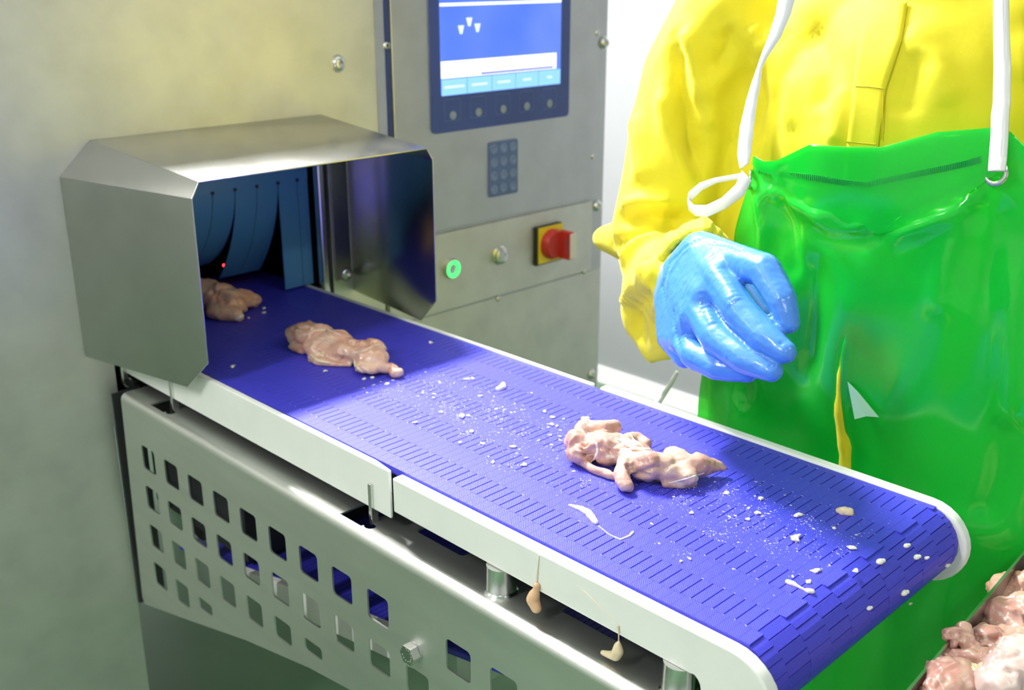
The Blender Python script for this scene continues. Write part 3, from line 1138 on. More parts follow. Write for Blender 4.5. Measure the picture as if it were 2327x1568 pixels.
def scrap(label, pts, m, base=None, group=None, name='meat_scrap', flat=.55, seed=0):
    """small bit of fat: chain of (u, v, r) on the belt"""
    b = MB()
    P3 = [pz(u, v, r * .35, ZB if base is None else base) for u, v, r in pts]
    if len(P3) == 1:
        r = pts[0][2]
        rnd = random.Random(seed)
        b.ico(P3[0], (r * rnd.uniform(1.0, 1.7), r * rnd.uniform(.7, 1.1), r * flat), 2, Matrix.Rotation(rnd.uniform(0, 3), 3, 'Z'))
        for _ in range(3):
            b.ico(P3[0] + Vector((r * rnd.uniform(-1.3, 1.3), r * rnd.uniform(-1.3, 1.3), 0)),
                  (r * rnd.uniform(.35, .8), r * rnd.uniform(.3, .55), r * rnd.uniform(.25, .45)), 2, Matrix.Rotation(rnd.uniform(0, 3), 3, 'Z'))
    else:
        b.chain(P3, [p[2] for p in pts])
    me = remeshed(b, min(p[2] for p in pts) * .42 + .0002, 1, .5, name)
    sculpt(me, (), ((11 + seed, 900, min(p[2] for p in pts) * .35),))
    o = link(name, me, m)
    recenter(o)
    return tag(o, label, 'meat scrap', group)


scrap('smooth beige oval fat scrap lying alone in the worker shadow', [(1905, 1160, .0035), (1918, 1162, .0062), (1930, 1164, .0055)], MATS['fat_cream'], seed=1)
scrap('long white strip of skin on the belt below the nearest thigh', [(1294, 1148, .0014), (1320, 1156, .0035), (1338, 1166, .0042), (1347, 1178, .0040), (1354, 1187, .0030)], MATS['fat_white'], seed=2)
scrap('thin curled white sinew thread on the belt near the long skin strip', [(1360, 1195, .0006), (1385, 1215, .0006), (1410, 1226, .0010), (1430, 1218, .0014), (1438, 1210, .0018)], MATS['fat_white'], seed=3)
scrap('dumbbell shaped white gristle strip near the belt end', [(1790, 1322, .0026), (1800, 1326, .0030), (1812, 1332, .0018), (1828, 1340, .0010), (1838, 1343, .0028), (1846, 1344, .0026)], MATS['fat_white'], seed=4)
scrap('chunky pale pink fat cube beyond the two nearer thighs', [(1133, 884, .0045), (1142, 880, .0055), (1144, 872, .003)], MATS['fat_white'], seed=5)
scrap('white fat crumb just behind the head of the nearest thigh', [(1327, 952, .0042), (1335, 953, .004)], MATS['fat_white'], seed=6)
q = hit(640, 262, 2, 1.277)
scrap('small pink and white meat scrap resting on top of the hood', [(616, 264, .004), (630, 264, .006), (640, 263, .006)], mat('scrap_pink', (0.62, 0.36, 0.26), 0.4, coat=.3), base=1.272, seed=7)
scrap('short white bone end resting on top of the hood', [(645, 262, .005), (660, 259, .0055)], MATS['fat_white'], base=1.272, seed=8)
CR = [(1050, 945, .0045), (945, 959, .0032), (1064, 945, .003), (1072, 980, .0032), (1097, 1008, .003), (1046, 1005, .0025), (1166, 1015, .0036),
      (1192, 1056, .0034), (1254, 963, .0034), (1238, 935, .0034), (1255, 948, .0032), (1266, 968, .003), (1062, 861, .0034), (1074, 860, .0034),
      (978, 778, .0036), (528, 832, .0042), (695, 800, .0038), (738, 843, .0034), (828, 861, .0036), (846, 858, .0038), (880, 872, .0036),
      (1002, 937, .003), (1092, 900, .003), (1572, 1165, .0034), (1652, 1120, .0036), (1730, 1132, .0036), (1808, 1222, .0052), (1937, 1244, .0042),
      (2000, 1276, .0048), (2083, 1266, .0042), (2054, 1347, .0048), (2060, 1240, .0038), (2105, 1268, .003), (1855, 1297, .0036), (1812, 1170, .0042),
      (1720, 1165, .0034), (1838, 1322, .0028), (1895, 1200, .0026), (2152, 1285, .0034), (2068, 1372, .0024), (1975, 1382, .0032), (1946, 1296, .0034),
      (565, 722, .0035), (600, 710, .0035), (600, 700, .003), (1568, 1270, .0024), (1548, 1275, .0022), (1700, 1180, .003), (1120, 1050, .0025)]
for i, (u, v, r) in enumerate(CR):
    p = pz(u, v, 0, ZB)
    if p.x > CNX + .02:
        p = None
    if p is None:
        # on the curved nose: drop the crumb on to the roller surface
        d = ray(u, v)
        t_ = 0.5
        while t_ < 2.5:
            q = CAM + d * t_
            if (q.x - CNX) ** 2 + (q.z - CNZ) ** 2 < (RN + .001) ** 2 or (q.x < CNX and q.z < ZB):
                break
            t_ += .001
        b = MB().ico(q, (r * .8, r * 1.2, r * .6), 2)
        b.ico(q + Vector((r * .4, r * .7, r * .1)), r * .5, 2)
        o = recenter(b.build('fat_crumb', MATS['fat_white'], smooth=60))
        tag(o, 'small white fat crumb stuck to the blue belt', 'meat scrap', 'small white fat crumbs scattered on the belt')
    else:
        scrap('small white fat crumb stuck to the blue belt', [(u, v, r)], MATS['fat_white'], group='small white fat crumbs scattered on the belt', name='fat_crumb', seed=20 + i)

# uncountable fine flecks and smears on the belt
rnd = random.Random(3)
fl = MB()


def fleck(x, y, r, el, a, h=.0004):
    n = 6
    c, s_ = math.cos(a), math.sin(a)
    v = [(x, y, ZB + h)]
    for k in range(n):
        th_ = 2 * PI * k / n
        rr = r * rnd.uniform(.6, 1.2)
        dx, dy = rr * math.cos(th_) * el, rr * math.sin(th_)
        v.append((x + c * dx - s_ * dy, y + s_ * dx + c * dy, ZB + .0001))
    fl.add(v, [(0, k + 1, (k + 1) % n + 1) for k in range(n)])


for i in range(2400):
    x = rnd.uniform(.46, 1.19)
    y = rnd.gauss(0.0, .045) + (x - .7) * .03
    if not (YL + .005 < y < YR - .005):
        continue
    k = rnd.random()
    fleck(x, y, rnd.uniform(.00025, .0006) if k < .95 else rnd.uniform(.0008, .0018), rnd.uniform(1, 2.2), rnd.uniform(0, PI))
for i in range(26):   # loose clusters
    cx_, cy_ = rnd.uniform(.55, 1.17), rnd.gauss(-.005, .04)
    for k in range(26):
        fleck(cx_ + rnd.gauss(0, .007), cy_ + rnd.gauss(0, .007), rnd.uniform(.0002, .0008), rnd.uniform(1, 2), rnd.uniform(0, PI))
for (x, z, a) in rows:   # bits caught at the ends of the slots
    if a == 0 and x > .42:
        for a0, c0, t0 in cells:
            if t0 == 'A' and a0 > YL + .003 and c0 < YR - .003:
                for yy in (a0, c0):
                    if rnd.random() < .62:
                        fleck(x + rnd.uniform(-.0008, .0008), yy + rnd.uniform(-.0008, .0008), rnd.uniform(.0002, .0006), rnd.uniform(2, 4.0), rnd.uniform(-.3, .3))
o = fl.build('fat_flecks', mat('fleck_film', (0.80, 0.80, 0.84), 0.4, alpha=0.75), recalc=False)
tag(o, 'fine white flecks of fat smeared along the belt', 'residue', kind='stuff')

# ------------------------------------------------------------------ steel tub with thighs
TBZ = .87
TX0, TY0, TX1, TY1 = 1.283, -.075, 1.70, .33
TB = thing('steel_tub', 'rectangular stainless steel tub beside the end of the belt', 'tub', ((TX0 + TX1) / 2, (TY0 + TY1) / 2, .0))
tm = Matrix.Rotation(math.radians(4.0), 4, 'Z')
piv = Vector((1.285, .105, 0))


def tr(x, y, z):
    p = Vector((x, y, z)) - piv
    return tuple(tm @ p + piv)


def tbox(b, x0, x1, y0, y1, z0, z1):
    n = len(b.v)
    b.box(x0, x1, y0, y1, z0, z1)
    b.v[n:] = [tr(*p) for p in b.v[n:]]


b = MB()
tbox(b, TX0, TX0 + .003, TY0, TY1, .70, TBZ)
tbox(b, TX1 - .003, TX1, TY0, TY1, .70, TBZ)
tbox(b, TX0 + .003, TX1 - .003, TY0, TY0 + .003, .70, TBZ)
tbox(b, TX0 + .003, TX1 - .003, TY1 - .003, TY1, .70, TBZ)
tbox(b, TX0, TX1, TY0, TY1, .697, .70)
b.build('tub_body', MATS['steel_tub'], TB)
b = MB()
for (x, y) in ((TX0 + .03, TY0 + .03), (TX1 - .03, TY0 + .03), (TX0 + .03, TY1 - .03), (TX1 - .03, TY1 - .03)):
    tbox(b, x - .015, x + .015, y - .015, y + .015, 0, .697)
b.build('stand_legs', MATS['steel_tub'], TB)
GT = 'raw thighs heaped in the steel tub'
# lower layer, mostly hidden
for i, (x, y) in enumerate(((1.34, .0), (1.34, .09), (1.34, .18), (1.35, .26), (1.43, .02), (1.43, .12), (1.43, .22), (1.52, .05), (1.52, .18), (1.60, .1))):
    b = MB()
    rr_ = random.Random(40 + i)
    x += .015
    b.ico((x, y, .754), (.040, .037, .04), 2, Matrix.Rotation(rr_.uniform(0, 3), 3, 'Z'))
    b.ico((x + rr_.uniform(-.02, .02), y + rr_.uniform(-.02, .02), .785), (.04, .036, .030), 2)
    b.ico((x + rr_.uniform(-.03, .03), y + rr_.uniform(-.03, .03), .80), (.030, .034, .022), 2)
    me = remeshed(b, .005, 2, .5, 'chicken_thigh')
    sculpt(me, (), ((60 + i, 90, .004), (90 + i, 240, .0014)), creases=(i, 12, .05, .005, .005))
    o = recenter(link('chicken_thigh', me, MATS['meat_pink']))
    tag(o, 'raw chicken thigh buried under the others in the steel tub', 'chicken', GT)
TOP = [
    ('brownish shaded raw thigh at the far corner of the steel tub', 'meat_tan', [('e', 2310, 1345, -.040, (.035, .03, .022)), ('c', (2270, 1375, -.04, .012), (2300, 1350, -.03, .016), (2335, 1330, -.02, .02))]),
    ('plump cream pink thigh with loose skin in the steel tub near the frame edge', 'meat_pink', [('e', 2295, 1410, -.025, (.034, .03, .026)), ('e', 2325, 1400, -.02, (.03, .03, .026)), ('c', (2250, 1400, -.03, .009), (2285, 1420, -.025, .012), (2325, 1440, -.02, .01))]),
    ('pink thigh flap folded over the rim of the steel tub', 'meat_pink', [('c', (2152, 1444, .004, .008), (2172, 1452, .002, .013), (2195, 1455, -.002, .012)), ('c', (2190, 1432, .002, .009), (2205, 1470, -.004, .010)), ('e', 2185, 1448, -.006, (.014, .016, .012)), ('c', (2195, 1428, .004, .004), (2204, 1420, .008, .002))]),
    ('round pink thigh muscle in the middle of the steel tub', 'meat_pink', [('e', 2248, 1462, -.02, (.023, .022, .021)), ('e', 2240, 1440, -.02, (.012, .012, .012)), ('c', (2275, 1440, -.022, .014), (2305, 1465, -.02, .014))]),
    ('pink drumstick shaped thigh lying across the steel tub', 'meat_pink', [('c', (2162, 1500, -.012, .014), (2185, 1498, -.010, .012), (2215, 1500, -.008, .015), (2235, 1505, -.008, .016)), ('c', (2162, 1512, -.014, .010), (2160, 1485, -.012, .010))]),
    ('large round pink thigh against the near end of the steel tub wall', 'meat_pink', [('e', 2170, 1555, -.012, (.033, .03, .028)), ('e', 2150, 1575, -.012, (.024, .026, .024)), ('c', (2185, 1535, -.01, .016), (2205, 1560, -.01, .016))]),
    ('small cream fat lump between the pink thighs in the steel tub', 'fat_cream', [('e', 2222, 1528, .002, (.013, .012, .011)), ('e', 2232, 1548, .0, (.013, .012, .011))]),
    ('glossy pale skinned thigh at the frame corner of the steel tub', 'meat_pale', [('e', 2300, 1540, .004, (.030, .034, .028)), ('e', 2330, 1500, .006, (.03, .03, .026)), ('e', 2275, 1560, .004, (.026, .026, .024))]),
    ('pale violet pink thigh partly under the pale skinned one in the steel tub', 'meat_pink', [('e', 2270, 1515, -.006, (.024, .024, .022)), ('c', (2255, 1500, -.008, .012), (2310, 1480, -.008, .014), (2330, 1455, -.008, .016))]),
]
for i, (lb, mm, pr) in enumerate(TOP):
    meat('chicken_thigh', lb, 'chicken', pr, MATS[mm], base=TBZ, voxel=.0022, noise=((70 + i, 120, .0024), (80 + i, 300, .0009)), flat=False, group=GT, smooth=2)

# ------------------------------------------------------------------ worker
def cloth(name, col, col2, rough=.75):
    m = mat(name, col, rough, noise=(7, col2, .35, .7), bump=(300, .12, .0008))
    b = m.node_tree.nodes['Principled BSDF']
    b.inputs['Sheen Weight'].default_value = .15
    return m


cloth('jacket_yellow', (0.86, 0.75, 0.014), (0.81, 0.69, 0.010))
mat('glove_blue', (0.072, 0.27, 0.84), 0.30, coat=0.45, bump=(150, 0.25, 0.0012))
mat('strap_white', (0.88, 0.88, 0.88), 0.25, coat=.3)
mat('cap_white', (0.85, 0.85, 0.85), 0.8)
mat('skin', (0.55, 0.33, 0.24), 0.5, sss=.2)
mat('boot_white', (0.75, 0.75, 0.72), 0.4)
ap = mat('apron_green', (0.016, 0.80, 0.09), 0.16, coat=0.9)
nt = ap.node_tree
pb = nt.nodes['Principled BSDF']
out = [n for n in nt.nodes if n.type == 'OUTPUT_MATERIAL'][0]
trn = nt.nodes.new('ShaderNodeBsdfTransparent')
trn.inputs['Color'].default_value = (0.34, 0.97, 0.20, 1)
tl = nt.nodes.new('ShaderNodeBsdfTranslucent')
tl.inputs['Color'].default_value = (0.02, 0.75, 0.10, 1)
m1 = nt.nodes.new('ShaderNodeMixShader')
m1.inputs['Fac'].default_value = 0.15
m2 = nt.nodes.new('ShaderNodeMixShader')
m2.inputs['Fac'].default_value = 0.48
nt.links.new(pb.outputs['BSDF'], m1.inputs[1])
nt.links.new(tl.outputs['BSDF'], m1.inputs[2])
nt.links.new(m1.outputs['Shader'], m2.inputs[1])
nt.links.new(trn.outputs['BSDF'], m2.inputs[2])
nt.links.new(m2.outputs['Shader'], out.inputs['Surface'])

WK = thing('person', 'person in yellow jacket, green apron and blue gloves reaching over the far belt side', 'person', (1.02, .47, 0))
b = MB()
b.ico((1.00, .475, 1.30), (.225, .150, .24), 3)
b.ico((1.01, .475, 1.08), (.232, .160, .26), 3)
b.ico((1.02, .48, .86), (.245, .165, .24), 3)
b.cap((.80, .47, 1.405), (1.21, .47, 1.42), .088, .088, 3)
b.cap((.88, .47, 1.45), (1.12, .47, 1.46), .080, .080, 3)
b.cap((1.0, .47, 1.48), (1.0, .46, 1.545), .085, .078, 3)
# right arm: shoulder, upper arm, elbow, forearm coming towards the belt
b.chain([PY(1668, 60, .44), PY(1585, 200, .41), PY(1535, 380, .37), PY(1505, 520, .34)], [.094, .088, .082, .078])
b.chain([PY(1490, 545, .34), PY(1440, 545, .35), PY(1372, 543, .36)], [.048, .038, .020])
b.chain([PY(1510, 560, .34), PY(1520, 640, .27), PY(1545, 645, .205)], [.070, .064, .055])
b.chain([PY(1490, 650, .30), PY(1478, 720, .27), PY(1484, 785, .25), PY(1480, 812, .25)], [.052, .042, .020, .009])
b.chain([PY(1540, 700, .25), PY(1520, 770, .24), PY(1484, 806, .245)], [.045, .028, .010])
b.chain([(.83, .47, 1.38), (.83, .46, 1.20), (.82, .46, 1.02), (.82, .47, .85)], [.10, .105, .11, .105])
# left arm, mostly outside the picture
b.chain([(1.21, .46, 1.40), (1.33, .46, 1.22), (1.45, .40, 1.10)], [.088, .080, .072])
b.chain([(1.45, .40, 1.10), (1.45, .28, 1.01)], [.068, .052])
me = remeshed(b, .0065, 8, .5, 'jacket')
FOLDS = [
    ([(1530, 90), (1545, 170), (1560, 260), (1575, 340), (1590, 390)], .016, -.016), ([(1500, 200), (1515, 300), (1545, 370), (1580, 420)], .014, .010),
    ([(1555, 60), (1575, 150), (1590, 240)], .016, .010), ([(1640, 60), (1655, 100), (1625, 160)], .018, -.012),
    ([(1610, 300), (1620, 200), (1650, 150)], .018, .008), ([(1440, 250), (1450, 340), (1460, 420)], .02, .008),
    ([(1405, 500), (1470, 490), (1530, 490), (1575, 500)], .014, -.014), ([(1410, 470), (1460, 460), (1530, 468)], .014, .010),
    ([(1395, 555), (1450, 545), (1500, 520), (1560, 500)], .012, -.012), ([(1420, 600), (1450, 560), (1500, 520)], .012, .012),
    ([(1440, 640), (1460, 590), (1500, 550)], .012, -.008), ([(1420, 700), (1440, 640), (1470, 600)], .014, .008),
    ([(1440, 780), (1450, 720), (1470, 660)], .014, -.010), ([(1510, 560), (1480, 640), (1500, 720)], .010, -.006),
    ([(1700, 150), (1720, 230), (1700, 320)], .02, -.010), ([(1760, 100), (1800, 200), (1790, 300)], .025, .008),
    ([(1840, 60), (1880, 150), (1870, 260)], .025, -.009), ([(1700, 60), (1740, 120)], .02, .010),
    ([(2060, 60), (2120, 140), (2180, 240)], .02, .006), ([(2100, 120), (2060, 200), (2050, 270)], .02, -.006),
    ([(1900, 200), (1910, 280), (1900, 330)], .02, .006),
]
FOLDS = [(p_, w_ * .85, a_ * 1.35) for p_, w_, a_ in FOLDS]
sculpt(me, FOLDS, ((21, 16, .006), (22, 34, .003)))
JK = link('jacket', me, MATS['jacket_yellow'], WK)
tag(JK, 'yellow work jacket')
jc = [v.co.copy() for v in me.vertices]
JBVH = BVHTree.FromPolygons(jc, [tuple(p.vertices) for p in me.polygons])


def on_jacket(u, v, off=.006, default=.30):
    h_ = JBVH.ray_cast(CAM, ray(u, v))
    p = h_[0] if h_[0] is not None else PY(u, v, default)
    return p - ray(u, v) * off


def ribbon(name, pairs, m, parent, th=.0016, sub=5, off=.007, ys=None, n_div=2):
    v, f = [], []
    rows_ = []
    for i in range(len(pairs) - 1):
        for k in range(sub):
            s_ = k / sub
            s_ = s_ * s_ * (3 - 2 * s_) * .35 + s_ * .65
            rows_.append([tuple(pairs[i][j][c] * (1 - s_) + pairs[i + 1][j][c] * s_ for c in (0, 1)) for j in (0, 1)] + [(i + k / sub)])
    rows_.append([pairs[-1][0], pairs[-1][1], len(pairs) - 1])
    for a, c, tpos in rows_:
        for k in range(n_div + 1):
            s_ = k / n_div
            u_, v_ = a[0] * (1 - s_) + c[0] * s_, a[1] * (1 - s_) + c[1] * s_
            if ys is None:
                v.append(on_jacket(u_, v_, off))
            else:
                i = min(int(tpos), len(ys) - 2)
                y_ = ys[i] + (ys[i + 1] - ys[i]) * (tpos - i)
                v.append(PY(u_, v_, y_))
    w = n_div + 1
    for i in range(len(rows_) - 1):
        for k in range(n_div):
            f.append((i * w + k, i * w + k + 1, (i + 1) * w + k + 1, (i + 1) * w + k))
    b = MB().add(v, f)
    me_ = b.mesh(name, smooth=60, recalc=False)
    o_ = link(name, me_, m, parent)
    so_ = o_.modifiers.new('thick', 'SOLIDIFY')
    so_.thickness = th
    so_.offset = 0
    return o_


# jacket details: front placket with stitched box
ribbon('placket', [((1962, 0), (2062, 5)), ((1950, 90), (2048, 92)), ((1938, 200), (2012, 203)), ((1925, 330), (1995, 330)), ((1915, 420), (1985, 420))],
       MATS['jacket_yellow'], JK, .002, 8, .0035, n_div=6)
# stitched box on the placket
for pa in ([(1944, 196), (1975, 197), (2008, 202), (2006, 260), (2002, 326)], [(1922, 322), (1960, 326), (1996, 329)]):
    pts = []
    for i in range(len(pa) - 1):
        for k in range(8):
            pts.append(on_jacket(pa[i][0] + (pa[i + 1][0] - pa[i][0]) * k / 8, pa[i][1] + (pa[i + 1][1] - pa[i][1]) * k / 8, .0048))
    MB().tube(pts, .0007, 6).build('stitching', mat('stitch_yellow', (0.55, 0.44, 0.01), .7), JK, smooth=60)
# gathered elastic cuff
b = MB()
cu = [(1606, 523), (1570, 528), (1535, 548), (1508, 578), (1492, 612), (1487, 645), (1492, 680), (1504, 715), (1522, 750), (1560, 770), (1610, 740), (1640, 640), (1635, 560)]
cy = [.190, .188, .186, .185, .184, .184, .184, .186, .19, .21, .225, .225, .21]
cp = [PY(u, v, y) for (u, v), y in zip(cu, cy)]
ring_pts = []
for i in range(len(cp)):
    a, c = cp[i], cp[(i + 1) % len(cp)]
    for k in range(7):
        ring_pts.append(a.lerp(c, k / 7))
for i, p in enumerate(ring_pts):
    n_ = ring_pts[(i + 1) % len(ring_pts)]
    r_ = .0075 + .0028 * math.sin(i * 2.1) + .0015 * math.sin(i * .9)
    b.cap(p, p + Vector((-.010 - .003 * math.sin(i * 1.7), .016, .002)), r_ * .8, r_ * 1.2, 1)
link('cuff', remeshed(b, .0022, 2, .5, 'cuff'), MATS['jacket_yellow'], JK)

# right glove
b = MB()
W1, W2, W3 = PY(1592, 572, .170), PY(1552, 622, .168), PY(1532, 682, .165)
I0, M0, R0, K0 = PY(1668, 592, .135), PY(1636, 640, .112), PY(1592, 706, .102), PY(1556, 772, .108)
b.hull([(W1, .027), (W2, .028), (W3, .027), (I0, .0215), (M0, .0225), (R0, .0215)])
b.hull([(W2, .028), (W3, .027), (R0, .0215), (K0, .0195), (PY(1530, 765, .135), .022)])
b.chain([PY(1530, 765, .135), PY(1556, 812, .112)], [.022, .015])
b.hull([(PY(1590, 590, .215), .034), (PY(1545, 650, .215), .038), (PY(1555, 690, .205), .034), (W1, .027), (W2, .028), (W3, .027)])
b.ico(PY(1600, 665, .150), (.046, .030, .046), 3)
b.chain([I0, PY(1738, 614, .108), PY(1778, 684, .092), PY(1793, 734, .086)], [.0215, .0200, .0175, .0130])
b.chain([M0, PY(1680, 706, .082), PY(1738, 766, .066), PY(1785, 800, .060)], [.0225, .0210, .0185, .0132])
b.chain([R0, PY(1628, 766, .073), PY(1690, 814, .058), PY(1754, 843, .055)], [.0215, .0205, .0180, .0132])
b.chain([K0, PY(1578, 806, .082), PY(1630, 834, .074), PY(1700, 846, .080)], [.0195, .0180, .0165, .0125])
b.chain([PY(1630, 610, .185), PY(1690, 670, .185), PY(1735, 725, .165)], [.024, .019, .014])
me = remeshed(b, .0021, 9, .5, 'glove')
GF = [([(1600, 590), (1625, 615), (1650, 650), (1672, 690)], .010, .0035),
      ([(1560, 640), (1590, 670), (1610, 700)], .010, .002), ([(1530, 700), (1530, 740), (1545, 790)], .004, -.003),
      ([(1545, 690), (1548, 740), (1560, 780)], .003, .002), ([(1600, 535), (1560, 560), (1520, 600), (1505, 650), (1512, 700)], .004, -.0022),
      ([(1590, 545), (1550, 575), (1522, 620), (1515, 660)], .0035, .0016), ([(1600, 548), (1650, 555), (1690, 570)], .004, -.002),
      ([(1590, 660), (1600, 690), (1596, 720)], .004, -.0018), ([(1740, 828), (1760, 838)], .003, -.0015), ([(1765, 785), (1785, 778)], .003, -.0015),
      ([(1600, 700), (1612, 716), (1620, 740)], .006, .002)]
sculpt(me, GF, ((31, 300, .0005), (32, 700, .00025)))
gl = link('glove', me, MATS['glove_blue'], WK)
tag(gl, 'wet blue rubber glove on the hand over the belt')
# left glove in the tub
b = MB()
wl, pl = Vector((1.45, .27, 1.0)), Vector((1.44, .21, .945))
b.cap(wl, pl, .036, .040)
for k in range(4):
    s_ = Vector((1.405 + .024 * k, .188 - .004 * k, .925))
    b.chain([s_, s_ + Vector((-.012, -.030, -.018)), s_ + Vector((-.026, -.050, -.038))], [.017, .0155, .011])
b.chain([Vector((1.40, .22, .945)), Vector((1.372, .20, .925)), Vector((1.352, .175, .905))], [.018, .016, .012])
gl2 = link('glove', remeshed(b, .0028, 4, .5, 'glove'), MATS['glove_blue'], WK)
tag(gl2, 'blue rubber glove reaching into the steel tub')

# apron
NU, NV = 90, 110


def interp(x, pts):
    if x <= pts[0][0]:
        return pts[0][1]
    for i in range(len(pts) - 1):
        if x <= pts[i + 1][0]:
            t_ = (x - pts[i][0]) / (pts[i + 1][0] - pts[i][0])
            return pts[i][1] + t_ * (pts[i + 1][1] - pts[i][1])
    return pts[-1][1]


SLIT = [(.80, 1.035), (.899, 1.0365), (.930, 1.0335), (.952, 1.0305), (.986, 1.0215), (1.010, 1.0165), (1.050, 1.0175), (1.079, 1.0180)]
XL = [(.35, .70), (.90, .742), (1.1, .790), (1.2, .815), (1.285, .842)]
XR = [(.35, 1.36), (.90, 1.335), (1.1, 1.315), (1.22, 1.275), (1.30, 1.215)]
ZT = [(.0, 1.288), (.06, 1.284), (.13, 1.290), (.27, 1.318), (.40, 1.321), (.53, 1.326), (.70, 1.350), (.86, 1.360), (.90, 1.356), (1.0, 1.322)]


def apron_pt(u_, v_, lift=0.0):
    zz = 1.30 + (.35 - 1.30) * v_
    zt = interp(u_, ZT)
    z = zt + (.35 - zt) * v_
    x = interp(zz, XL) + (interp(zz, XR) - interp(zz, XL)) * u_
    a_, b_ = .345, .178 + .006 * max(0, 1 - abs(z - 1.0) / .3)
    y = .475 - b_ * math.sqrt(max(.02, 1 - ((x - 1.03) / a_) ** 2))
    # bib hangs in front of the chest between the eyelets
    e = max(0, 1 - v_ / .18)
    y -= .010 * e * math.sin(PI * u_)
    y += .004 * math.sin(u_ * 17 + v_ * 5) * min(1, v_ * 3) + .003 * math.sin(u_ * 31 + 1.3 + v_ * 9) * min(1, v_ * 4)
    return Vector((x, y - lift, z))


def slit_x(z):
    return interp(z, SLIT) + .0015 * math.sin(z * 70)


def apron_mesh(v0, v1f, nu, nv, lift, slit=True):
    v, f = [], []
    us = [i / nu for i in range(nu + 1)]
    for j in range(nv + 1):
        for i in range(nu + 1):
            vv = v0 + (v1f(us[i]) - v0) * j / nv
            v.append(apron_pt(us[i], vv, lift))
    w = nu + 1
    if slit:
        ic = min(range(nu + 1), key=lambda i: abs(us[i] - .463))
        dup = {}
        for j in range(nv + 1):
            zc = v[j * w + ic].z
            fade = interp(zc, [(.45, 0), (.70, 1), (1.08, 1), (1.20, 0)])
            sh_ = (slit_x(zc) - v[j * w + ic].x) * fade
            for i in range(nu + 1):
                p = v[j * w + i]
                v[j * w + i] = Vector((p.x + sh_ * math.exp(-((i - ic) / 9.0) ** 2), p.y, p.z))
            p = v[j * w + ic]
            op = 0.0
            if p.z < 1.082:
                op = interp(1.082 - p.z, [(0, 0), (.05, .0022), (.08, .0042), (.11, .0068), (.16, .0062), (.30, .0068), (.45, 0)])
            if op > 0:
                dup[j] = len(v)
                v.append(Vector((p.x + min(op, .0045), p.y - .002, p.z)))
                v[j * w + ic] = Vector((p.x - min(op, .0045), p.y, p.z))
                for k in range(1, 4):
                    a_ = v[j * w + ic + k]
                    v[j * w + ic + k] = Vector((a_.x + op * (1 - k / 4) , a_.y, a_.z))
                    a_ = v[j * w + ic - k]
                    v[j * w + ic - k] = Vector((a_.x - op * (1 - k / 4), a_.y, a_.z))
                v[dup[j]].x = p.x + op
                v[j * w + ic].x = p.x - op
        for j in range(nv):
            for i in range(nu):
                q = [j * w + i, j * w + i + 1, (j + 1) * w + i + 1, (j + 1) * w + i]
                if i == ic:
                    q[0] = dup.get(j, q[0])
                    q[3] = dup.get(j + 1, q[3])
                f.append(tuple(q))
    else:
        for j in range(nv):
            for i in range(nu):
                f.append((j * w + i, j * w + i + 1, (j + 1) * w + i + 1, (j + 1) * w + i))
    b = MB().add(v, f)
    return b.mesh('apron', smooth=70, recalc=False)


me = apron_mesh(0, lambda u_: 1.0, NU, NV, 0.0)
AF = [([(1725, 400), (1780, 425), (1840, 450), (1900, 462), (1960, 455)], .012, -.010), ([(1735, 415), (1800, 455), (1870, 480), (1930, 480)], .012, .008),
      ([(2235, 400), (2160, 440), (2090, 470), (2010, 500)], .012, -.009), ([(2240, 415), (2180, 470), (2100, 510), (2000, 540)], .012, .008),
      ([(1835, 490), (1880, 520), (1930, 525), (1980, 512)], .007, .007), ([(1820, 510), (1880, 545), (1960, 545), (2060, 520)], .010, -.006),
      ([(1720, 420), (1735, 520), (1730, 640)], .014, .008), ([(1760, 430), (1790, 520), (1800, 640)], .016, -.008),
      ([(1680, 420), (1665, 520), (1660, 620)], .010, -.008), ([(1850, 560), (1840, 700), (1830, 860)], .018, -.007),
      ([(2270, 440), (2240, 560), (2230, 700)], .02, -.007), ([(2200, 480), (2150, 600), (2140, 740)], .02, .006),
      ([(1590, 860), (1575, 900), (1555, 940)], .014, .008), ([(1690, 860), (1680, 920)], .02, -.006), ([(2310, 600), (2300, 800), (2290, 1000)], .02, .009),
      ([(2290, 950), (2270, 1080), (2230, 1200)], .02, -.008), ([(2200, 1150), (2120, 1320), (2050, 1450)], .03, .006)]
# the mesh faces the viewer, so folds displace along -Y
nrm = np.empty(len(me.vertices) * 3)
me.vertices.foreach_get('normal', nrm)
if nrm.reshape(-1, 3)[:, 1].mean() > 0:
    me.flip_normals()
AF = [(p_, w_, a_ * 1.3) for p_, w_, a_ in AF]
sculpt(me, AF, ((51, 22, .004),))
AP = link('apron', me, MATS['apron_green'], WK)
tag(AP, 'glossy translucent green plastic apron with a tear')
so = AP.modifiers.new('thick', 'SOLIDIFY')
so.thickness = .0008
abv = BVHTree.FromPolygons([v.co.copy() for v in me.vertices], [tuple(p.vertices) for p in me.polygons])


def on_apron(u_, v_, off=.003):
    h_ = abv.ray_cast(CAM, ray(u_, v_))
    p = h_[0] if h_[0] is not None else PY(u_, v_, .285)
    return p - ray(u_, v_) * off


hm = apron_mesh(0, lambda u_: interp(u_, [(0, .012), (.1, .018), (.3, .085), (.5, .105), (.7, .075), (.88, .03), (1, .05)]), 60, 8, .0035, slit=False)
hn = np.empty(len(hm.vertices) * 3)
hm.vertices.foreach_get('normal', hn)
if hn.reshape(-1, 3)[:, 1].mean() > 0:
    hm.flip_normals()
link('hem', hm, MATS['apron_green'], AP)
